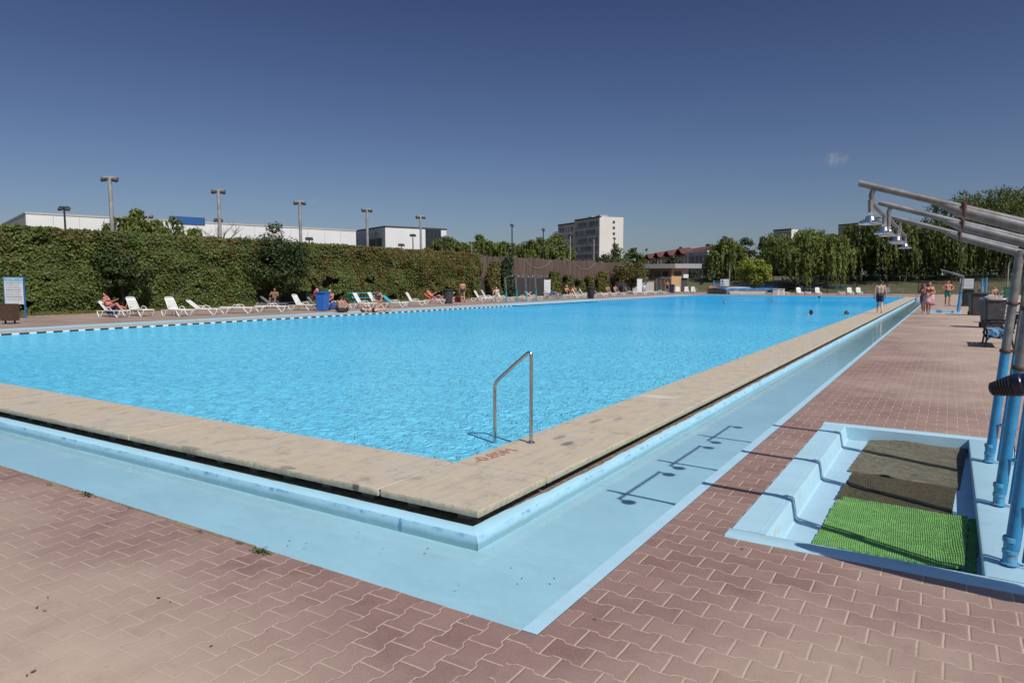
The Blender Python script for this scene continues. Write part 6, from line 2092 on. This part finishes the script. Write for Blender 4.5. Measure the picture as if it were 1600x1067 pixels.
class Frame:
    """local frame of a wall: origin a on the ground, u along the wall, n outward"""
    def __init__(s, a, b):
        s.a = V((a.x, a.y, 0)); d = V((b.x - a.x, b.y - a.y, 0)); s.L = d.length; s.u = d.normalized(); s.n = V((s.u.y, -s.u.x, 0))
        if s.n.dot(EYE - s.a) < 0: s.n = -s.n
    def p(s, u, z, o=0): return s.a + s.u * u + s.n * o + V((0, 0, z))
    def box(s, mb, u0, u1, z0, z1, o0, o1):
        M_ = Matrix((s.u, s.n, V((0, 0, 1)))).transposed()
        mb.box(s.p((u0 + u1) / 2, (z0 + z1) / 2, (o0 + o1) / 2), (u1 - u0, abs(o1 - o0), z1 - z0), M_)
def gp(px, ptop, h):
    """ground point under the roof point seen at (px, ptop) with roof height h"""
    d = ray(px, ptop)
    P_ = EYE + d * ((h - HC) / d.z)
    return V((P_.x, P_.y, 0))
def block(mb, c, a, b, h):
    """solid box building from corner c along c->a and c->b, height h"""
    d = a + b - c
    vs = [V((q.x, q.y, z)) for z in (0, h) for q in (c, a, d, b)]
    mb.add(vs, [(0, 3, 2, 1), (4, 5, 6, 7), (0, 1, 5, 4), (1, 2, 6, 5), (2, 3, 7, 6), (3, 0, 4, 7)])

# long white hall
hA = 10.4
c = gp(40, 334, hA); e = gp(556, 361.5, hA); l = gp(28, 337, hA)
r = thing('sports_hall', 'long low white hall behind the ivy hedge with a blue roof panel', 'building', (0, 0, 0))
fr = Frame(c, e); depth_ = 26.0
a2 = c - fr.n * depth_
q = MB(); block(q, c, e, a2, hA); q.build('wall', M_WHITEWALL, r)
fs = Frame(c, a2)
q = MB(); fr.box(q, -.1, fr.L + .1, hA, hA + .22, -.3, .08); fs.box(q, 0, fs.L, hA, hA + .22, -.3, .08); q.build('roof_edge', M_GREYWALL, r)
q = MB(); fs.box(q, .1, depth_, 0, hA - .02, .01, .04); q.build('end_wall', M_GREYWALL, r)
q = MB()
for i in range(1, 16): fr.box(q, fr.L * i / 16 - .03, fr.L * i / 16 + .03, .3, hA - .02, .0, .012)
q.build('panel_joints', M_GREYWALL, r)
ua = (gp(262, 347, hA) - c).dot(fr.u); ub = (gp(314, 350, hA) - c).dot(fr.u)
q = MB(); fr.box(q, ua, ub, hA - .25, hA + .8, -.5, .16); q.build('blue_panel', M_BLUEPANEL, r)

# white cube with dark glazing
hB = 11.2
c = gp(602, 355, hB); e = gp(697.5, 359.5, hB); l = gp(556, 362, hB)
r = thing('cube_building', 'white cube building with a shaded left side and dark glazed corner', 'building', (0, 0, 0))
fb = Frame(c, e); fl = Frame(c, l)
q = MB(); block(q, c, e, l, hB); q.build('wall', M_WHITEWALL, r)
q = MB(); fl.box(q, .05, fl.L, 0, hB, .0, .03); q.build('shaded_side_wall', M_GREYWALL, r)  # left face's shade put into a greyer colour than the white wall
q = MB(); fb.box(q, -.1, fb.L + .1, hB, hB + .25, -.4, .08); fl.box(q, 0, fl.L, hB, hB + .25, -.4, .1); q.build('roof_edge', M_DARKTRIM, r)
def u_of(F, px, ptop):   # where the vertical plane of the wall is cut by a pixel column
    d = ray(px, ptop); t_ = (F.a - EYE).dot(F.n) / d.dot(F.n)
    P_ = EYE + d * t_
    return (P_ - F.a).dot(F.u), P_.z
u0, z1 = u_of(fb, 664.5, 358.5); u1, z0 = u_of(fb, 689, 390)
q = MB(); fb.box(q, u0, u1, 0, z1, .0, .10); q.build('glazing', M_GLASS, r)
q = MB()
for i in range(1, 4): fb.box(q, u0 + (u1 - u0) * i / 4 - .05, u0 + (u1 - u0) * i / 4 + .05, 0, z1, .10, .16)
for k_ in range(1, 6): fb.box(q, u0, u1, z1 * k_ / 6 - .05, z1 * k_ / 6 + .05, .10, .145)
q.build('mullions', M_DARKTRIM, r)
u0, z1 = u_of(fl, 597, 372); u1, z0 = u_of(fl, 577, 387)
q = MB(); fl.box(q, min(u0, u1), max(u0, u1), z1 - 3.4, z1, .03, .09); q.build('window', M_GLASS, r)
u0, z1 = u_of(fl, 558.5, 374); u1, z0 = u_of(fl, 556.5, 385)
q = MB(); fl.box(q, min(u0, u1), max(u0, u1), z1 - 2.6, z1, .03, .09); q.build('window', M_GLASS, r)

# grey concrete apartment block with white end wall
hC = 22.8
c = gp(936.5, 340, hC); e = gp(973.5, 341.5, hC); l = gp(898, 345.6, hC)
r = thing('apartment_block', 'tall grey concrete apartment block with a blank white end wall', 'building', (0, 0, 0))
fl = Frame(c, l); fb = Frame(c, e)
q = MB(); block(q, c, e, l, hC); q.build('wall', M_PANELWALL, r)
q = MB(); fb.box(q, .0, fb.L, 0, hC + .3, .0, .25); q.build('end_wall', M_ENDWALL, r)
hC2 = hC - .9
dd_ = ray(872, 353); tt_ = (fl.a - EYE).dot(fl.n) / dd_.dot(fl.n); l2 = EYE + dd_ * tt_; l2.z = 0
# lower wing continues the facade
cw = l + fl.n * (-.0)
ew = cw + (fb.u * fb.L)
q = MB(); block(q, cw + fl.u * .02, ew + fl.u * .02, cw + fl.u * ((l2 - cw).dot(fl.u)), hC2); q.build('wing_wall', M_PANELWALL, r)
q = MB(); fl.box(q, -.3, fl.L, hC, hC + .5, -.6, .12); fl.box(q, fl.L + .02, (l2 - c).dot(fl.u), hC2, hC2 + .5, -.6, .12); q.build('parapet', M_DARKTRIM, r)
rd = random.Random(12)
def facade(F, ustart, uend, ztop, cols, rows_, parent, fh=2.75, ww=1.15, wh=1.45):
    for i in range(rows_):
        for j in range(cols):
            uc = ustart + (uend - ustart) * (j + .5) / cols
            zt = ztop - 1.0 - fh * i
            wide = ww * (1.6 if rd.random() < .12 else 1)
            q = MB(); F.box(q, uc - wide / 2, uc + wide / 2, zt - wh, zt, .0, .05)
            w_ = q.build('window', M_GLASS if rd.random() < .75 else M_WINPALE, parent)
        q = MB() if False else None
M_WINPALE = mat('pale_window', (0.20, 0.21, 0.23), .25, var=.3, scale=.3)
facade(fl, .6, fl.L - .4, hC, 8, 7, r)
facade(fl, fl.L + .8, (l2 - c).dot(fl.u) - .6, hC2, 5, 6, r)
q = MB()
for i in range(1, 8): fl.box(q, 0, fl.L, hC - 2.75 * i - .12, hC - 2.75 * i + .05, .0, .025)
for j in range(1, 8): fl.box(q, fl.L * j / 8 - .06, fl.L * j / 8 + .06, .2, hC - .05, .0, .022)
q.build('panel_joints', M_DARKTRIM, r)
for i in range(3):
    u0, z1 = u_of(fb, 958.5, 345.3 + 9 * i)
    q = MB(); fb.box(q, u0 - .45, u0 + .45, z1 - .9, z1, .25, .30); q.build('window', M_DARKTRIM, r)
for i in range(2):
    q = MB(); bx = fl.L * (.35 + .35 * i); fl.box(q, bx, bx + 2.2, hC + .5, hC + 1.5, -7, -4); q.build('roof_hatch', M_PANELWALL, r)

# red roofed three storey building
hD = 9.6
c = gp(1074, 397, hD); l = gp(1007, 393.5, hD); e = gp(1108, 396.5, hD)
# make the gable wall square to the long facade
r = thing('red_roofed_building', 'long beige building with a dark red roof and cream gable', 'building', (0, 0, 0))
dD = 150.0
c = far(1074, 397, 168); l = far(1007, 392.8, 215); c.z = l.z = 0
hD = far(1074, 397, 168).z
fl = Frame(c, l)
wdt = 15.0
back = -fl.n
e = c + back * wdt
fb = Frame(c, e)
q = MB(); block(q, c, l, e, hD); q.build('wall', M_BEIGE, r)
ridge = 2.3
q = MB()
ov = .5
A0_, A1_ = fl.p(-ov, hD - .1, .6), fl.p(fl.L + ov, hD - .1, .6)
B0_, B1_ = fl.p(-ov, hD + ridge, -wdt / 2), fl.p(fl.L + ov, hD + ridge, -wdt / 2)
C0_, C1_ = fl.p(-ov, hD - .1, -wdt - .6), fl.p(fl.L + ov, hD - .1, -wdt - .6)
th = V((0, 0, .22))
q.add([A0_, A1_, B1_, B0_, C0_, C1_, A0_ - th, A1_ - th, B1_ - th, B0_ - th, C0_ - th, C1_ - th], [(0, 1, 2, 3), (3, 2, 5, 4), (7, 6, 9, 8), (8, 9, 10, 11), (0, 6, 7, 1), (4, 5, 11, 10), (0, 3, 9, 6), (3, 4, 10, 9), (1, 7, 8, 2), (2, 8, 11, 5)])
# rounded dormer waves along the eave
for i in range(4):
    uc = fl.L * (i + .5) / 4
    rows = []
    for k_ in range(13):
        s_ = -1 + 2 * k_ / 12
        hh = 1.35 * (.5 + .5 * math.cos(PI * s_))
        rows.append([fl.p(uc + s_ * 4.2, hD - .05 + hh, .75), fl.p(uc + s_ * 4.2, hD + .15 + hh, .75), fl.p(uc + s_ * 4.2, hD + .2 + hh * 1.25, -2.2)])
    q.grid(rows, 0, False)
q.build('roof', M_REDROOF, r)
q = MB()
q.add([fb.p(0, hD, .02), fb.p(wdt, hD, .02), fb.p(wdt / 2, hD + ridge - .25, .02), fb.p(0, 0, .02), fb.p(wdt, 0, .02)], [(0, 1, 2), (3, 4, 1, 0)])
q.build('gable_wall', M_CREAM, r)
for i in range(3):
    for j in range(12):
        uc = fl.L * (j + .5) / 12
        q = MB(); fl.box(q, uc - .55, uc + .55, hD - 2.2 - 2.9 * i, hD - .6 - 2.9 * i, .0, .06); q.build('window', M_GLASS, r)
# grey white annex before it
r = thing('grey_annex', 'flat roofed grey and white annex in front of the red roofed building', 'building', (0, 0, 0))
c = far(1073, 398, 158); l = far(1068, 398, 170); e = far(1106, 394, 150); hE = far(1073, 396, 158).z
for v_ in (c, l, e): v_.z = 0
ff = Frame(c, e)
q = MB(); block(q, c, e, c - ff.n * 9, hE); q.build('wall', M_GREYWALL, r)
q = MB(); ff.box(q, -.2, ff.L + .2, hE, hE + .3, -.5, .25); q.build('roof_edge', M_ENDWALL, r)
q = MB(); ff.box(q, ff.L * .10, ff.L * .16, 0, hE - .01, .0, .35); q.build('pilaster', M_ENDWALL, r)
for i in range(2):
    for j in range(5):
        uc = ff.L * (j + .65) / 5.3
        q = MB(); ff.box(q, uc - .5, uc + .5, hE - 2.2 - 2.8 * i, hE - .7 - 2.8 * i, .0, .06); q.build('window', M_GLASS, r)

# apartment towers behind the willows
for (pc, pr, pl_, top, h, lab) in (((1236, 361), (1247, 361.5), (1208.5, 362.5), 361, 26, 'grey apartment tower behind the broad willow, white on its right side'), ((1341, 352), (1352, 352.5), (1310, 354.5), 352, 30, 'grey apartment tower right of the broad willow')):
    c = gp(pc[0], pc[1] - 2, h); e = gp(pr[0], pr[1] - 2, h); l = gp(pl_[0], pl_[1] - 1.5, h)
    r = thing('apartment_tower', lab, 'building', (0, 0, 0), 0, 'apartment towers behind the willows')
    fl = Frame(c, l); fb = Frame(c, e)
    q = MB(); block(q, c, e, l, h); q.build('wall', M_PANELWALL, r)
    q = MB(); fb.box(q, 0, fb.L, 0, h + .2, .0, .3); q.build('end_wall', M_ENDWALL, r)
    q = MB(); fl.box(q, -.3, fl.L, h, h + .6, -1, .2); q.build('parapet', M_DARKTRIM, r)
    for i in range(4):
        for j in range(7):
            uc = fl.L * (j + .5) / 7
            q = MB(); fl.box(q, uc - .8, uc + .8, h - 2.8 - 2.8 * i, h - 1.2 - 2.8 * i, .0, .06); q.build('window', M_WINPALE, r)

# pool pavilion with a flat roof
dP = 104
c = far(1049, 440, dP); c.z = 0
hP = far(1049, 418, dP).z
e = V((*c.xy, 0)) + (RT * .985 + FW * .17) * (39 * dP / FPX)
l = V((*c.xy, 0)) + (-RT * .80 + FW * .60) * (43 * dP / FPX)
fb = Frame(c, e); fl = Frame(c, l)
r = thing('pool_pavilion', 'low pavilion with a thick flat roof and sunlit yellow wall', 'building', (0, 0, 0))
q = MB(); block(q, c + (fb.u + fl.u) * .35 - fb.n * .0, c + fl.u * .35 + fb.u * (fb.L - .9), c + fb.u * .35 + fl.u * fl.L, hP - .1); q.build('wall', M_YELLOW, r)
q = MB()
o = c + fb.n * .45 + fl.n * .35 - fl.u * .3 
M_ = None
base = [c - fb.u * .35 - fl.u * .9, c + fb.u * (fb.L + .1) - fl.u * .9, c + fb.u * (fb.L + .1) + fl.u * (fl.L + .5), c - fb.u * .35 + fl.u * (fl.L + .5)]
vs = [V((v_.x, v_.y, z)) for z in (hP - .12, hP + .55) for v_ in base]
q.add(vs, [(0, 3, 2, 1), (4, 5, 6, 7), (0, 1, 5, 4), (1, 2, 6, 5), (2, 3, 7, 6), (3, 0, 4, 7)])
q.build('roof', M_EAVE, r)
wl = Frame(c + fl.u * .35 + fb.u * .35, c + fl.u * .35 + fb.u * (fb.L - .9))
q = MB(); wl.box(q, .4, wl.L * .62, hP - 1.25, hP - .55, .0, .05); q.build('window', M_GLASS, r)
q = MB(); wl.box(q, wl.L * .62, wl.L * .62 + .95, 0, 2.0, .0, .05); q.build('door', M_DARKTRIM, r)
q = MB(); wl.box(q, wl.L * .70, wl.L * .70 + .8, 2.1, 2.65, .0, .35); q.build('air_conditioner', M_WHITEWALL, r)
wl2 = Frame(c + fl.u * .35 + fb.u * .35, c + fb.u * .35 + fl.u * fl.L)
q = MB(); wl2.box(q, .0, wl2.L, 0, hP - .12, .0, .02); q.build('shaded_side_wall', M_SHADEWALL, r)  # thin dark skin added over the yellow wall, painted as overhang shade
for i in range(3):
    q = MB(); wl2.box(q, .5 + 1.35 * i, 1.4 + 1.35 * i, hP - 1.35, hP - .6, .02, .06); q.build('window', M_GLASS, r)

# low concrete wall, covered boats and blocks at the far end
a = at(1131, 460.5); b = at(1187, 460.0)
r = thing('low_wall', 'low pale concrete wall at the far end of the pool', 'wall', (0, 0, 0))
fw_ = Frame(V((a.x, a.y + 3, 0)), V((b.x, b.y + 3, 0)))
q = MB(); fw_.box(q, 0, fw_.L, 0, .34, -.3, 0); q.build('wall', M_CONC, r)
r = thing('covered_stage', 'dark blue tarpaulin stage cover behind the low concrete wall', 'stage', (0, 0, 0))
q = MB(); fw_.box(q, -.3, fw_.L * 1.12, 0, .62, -4.2, -.35); q.build('base', M_GALV, r)
rows = []
for i in range(30):
    u = -.5 + fw_.L * 1.45 * i / 29
    rows.append([fw_.p(u, .52, -.28), fw_.p(u, .64 + .05 * math.sin(i * 1.1), -.4), fw_.p(u, .72 + .04 * math.sin(i * .7), -2.4), fw_.p(u, .60, -4.4)])
q = MB(); q.grid(rows, 0, False, flip=True); q.build('tarpaulin', M_SIGNBLUE, r)
for f_, lab in ((.55, 'pale upturned pedal boat lying on the blue tarpaulin stage'),):
    q = MB()
    rows = []
    for i in range(15):
        s_ = -1 + 2 * i / 14
        w_ = .42 * math.sqrt(max(0, 1 - s_ ** 2 * .96))
        rows.append([fw_.p(fw_.L * f_ + s_ * 2.0, .73 + .42 * w_ * math.sin(k_) + .01, -2.2 + w_ * math.cos(k_)) for k_ in lin(0, PI, 9)])
    q.grid(rows, 0, True); o = q.build('pedal_boat', M_BOAT); tag(o, lab, 'boat')
a = at(1140, 459.5)
r = thing('slide_ladder', 'blue steel ladder frame at the left end of the tarpaulin stage', 'ladder', (a.x - 2.6, a.y + 4, 0))
q = MB()
for s_ in (-.6, .6):
    q.tube([V((s_ - .3, 0, 0)), V((s_, 0, 1.75))], .05, 6); q.tube([V((s_ + .5, 0, 0)), V((s_, 0, 1.75))], .05, 6)
q.build('frame', M_BLUEPOLE, r)
q = MB()
for z in (.4, .8, 1.2, 1.6): q.box((.05, 0, z), (1.3, .05, .07))
q.build('rung', M_BLUEPOLE, r)
for px, lab in ((1212, 'left of the two white starting blocks at the far end'), (1221, 'right of the two white starting blocks at the far end')):
    p = at(px, 461)
    r = thing('starting_block', lab, 'starting block', (p.x, p.y, 0), 0, 'starting blocks')
    q = MB(); q.prism([(-.30, 0), (.30, 0), (.27, .66), (-.27, .72)], -.28, .28, Matrix.Rotation(R(90), 3, 'X')); q.build('plinth', M_ENDWALL, r)
    q = MB(); q.box((0, 0, .715), (.62, .66, .04), (0, R(3), 0), bev=.01); q.build('step_plate', M_WHITE, r)
for px, d, lab in ((1195, 99, 'long low blue bench beyond the starting blocks'), (1265, 97, 'blue bench behind the tallest white lounger'), (1310, 97, 'blue bench in the shade behind the twin white chairs')):
    b = far(px, 439 + HC * FPX / d, d)
    r = thing('blue_bench', lab, 'bench', (b.x, b.y, 0), 0, 'blue benches at the far end')
    q = MB()
    for i in range(3): q.box((0, -.16 + .16 * i, .45), (3.4, .13, .045))
    q.build('seat', M_SIGNBLUE, r)
    q = MB()
    for i in range(2): q.box((0, .30, .65 + .18 * i), (3.4, .04, .13))
    q.build('backrest', M_SIGNBLUE, r)
    for s_ in (-1.4, 1.4):
        q = MB(); q.box((s_, 0, .22), (.06, .40, .43)); q.box((s_, .28, .45), (.06, .06, .9)); q.build('leg', M_DARKPOST, r)

# showers on the left bank
for i, (px, py, lab) in enumerate(((792, 473, 'first teal footed shower of the left-hand row from the left'), (808.5, 471.5, 'second shower of the left-hand row'), (823.5, 470.8, 'third shower of the left-hand row'), (838.5, 469.8, 'fourth shower of the left-hand row next to the tall white board'))):
    p = at(px, py)
    make_shower(lab, (p.x, p.y, 0), PI, 'showers on the left bank', (-.45, .45), M_TEALPOLE, False)
p0 = at(790, 475.5); p1 = at(848, 469)
q = MB(); q.box((p0.x + .9, (p0.y + p1.y) / 2, .005), (1.9, p1.y - p0.y + 3, .03), bev=.01)
o = q.build('shower_tray', M_RIM); tag(o, 'pale blue paved strip under the left-hand row of showers', 'shower tray')
for i, (px, py, lab) in enumerate(((1027, 459.3, 'left shower of the distant row near the pavilion'), (1033.5, 459.0, 'middle shower of the distant row near the pavilion'), (1040, 458.6, 'right shower of the distant row near the pavilion'))):
    p = at(px, py)
    make_shower(lab, (p.x, p.y, 0), PI, 'showers near the pavilion', (-.45, .45), M_TEALPOLE, False)
# white parapet wall and hut seen under the olive tree
p = at(1000, 455)
r = thing('white_hut', 'low white plastered wall on the lawn left of the pavilion', 'wall', (0, 0, 0))
fh = Frame(far(985, 440, 100), far(1022, 440, 104))
q = MB(); fh.box(q, 0, fh.L, 0, 1.5, -.25, 0); q.build('wall', M_GREYWALL, r)
q = MB(); fh.box(q, -.1, fh.L + .1, 1.5, 1.58, -.32, .06); q.build('coping', M_CONC, r)

# scattered dry leaves
M_DRYLEAF = mat('dry_leaf', (0.085, 0.055, 0.028), .85, var=.4, scale=30)
def dry_leaf(label, px, py, z, s_, seed, group):
    rd = random.Random(seed)
    p = at(px, py, z)
    q = MB()
    n = 9
    a = [V((s_ * (-1 + 2 * i / (n - 1)), 0, .004 + .25 * s_ * (abs(-1 + 2 * i / (n - 1))) ** 2)) for i in range(n)]
    w_ = [s_ * .45 * math.sin(PI * (i + .15) / (n - .7)) for i in range(n)]
    q.grid([[a[i] + V((0, -w_[i], .10 * s_)), a[i], a[i] + V((0, w_[i], .14 * s_))] for i in range(n)], 0, True)
    o = q.build('dry_leaf', M_DRYLEAF, None, (p.x, p.y, z), rd.uniform(0, 6.28))
    tag(o, label, 'leaf', group)
rdl = random.Random(77)
for i, (px, py) in enumerate(((452, 846), (478, 850), (598, 858), (668, 858), (716, 916), (560, 833), (815, 905), (866, 905))):
    dry_leaf('small dark dried leaf lying in the blue channel', px, py, ZF + .046, rdl.uniform(.008, .015), i, 'dried leaves in the channel')
for i, (px, py) in enumerate(((75, 934), (58, 950), (70, 955), (248, 935), (266, 941), (52, 1050), (42, 1056), (1160, 858), (930, 968), (1529, 668), (1046, 838), (330, 1010))):
    dry_leaf('small dark dried leaf lying on the paving blocks', px, py, .002, rdl.uniform(.007, .014), 40 + i, 'dried leaves on the paving')
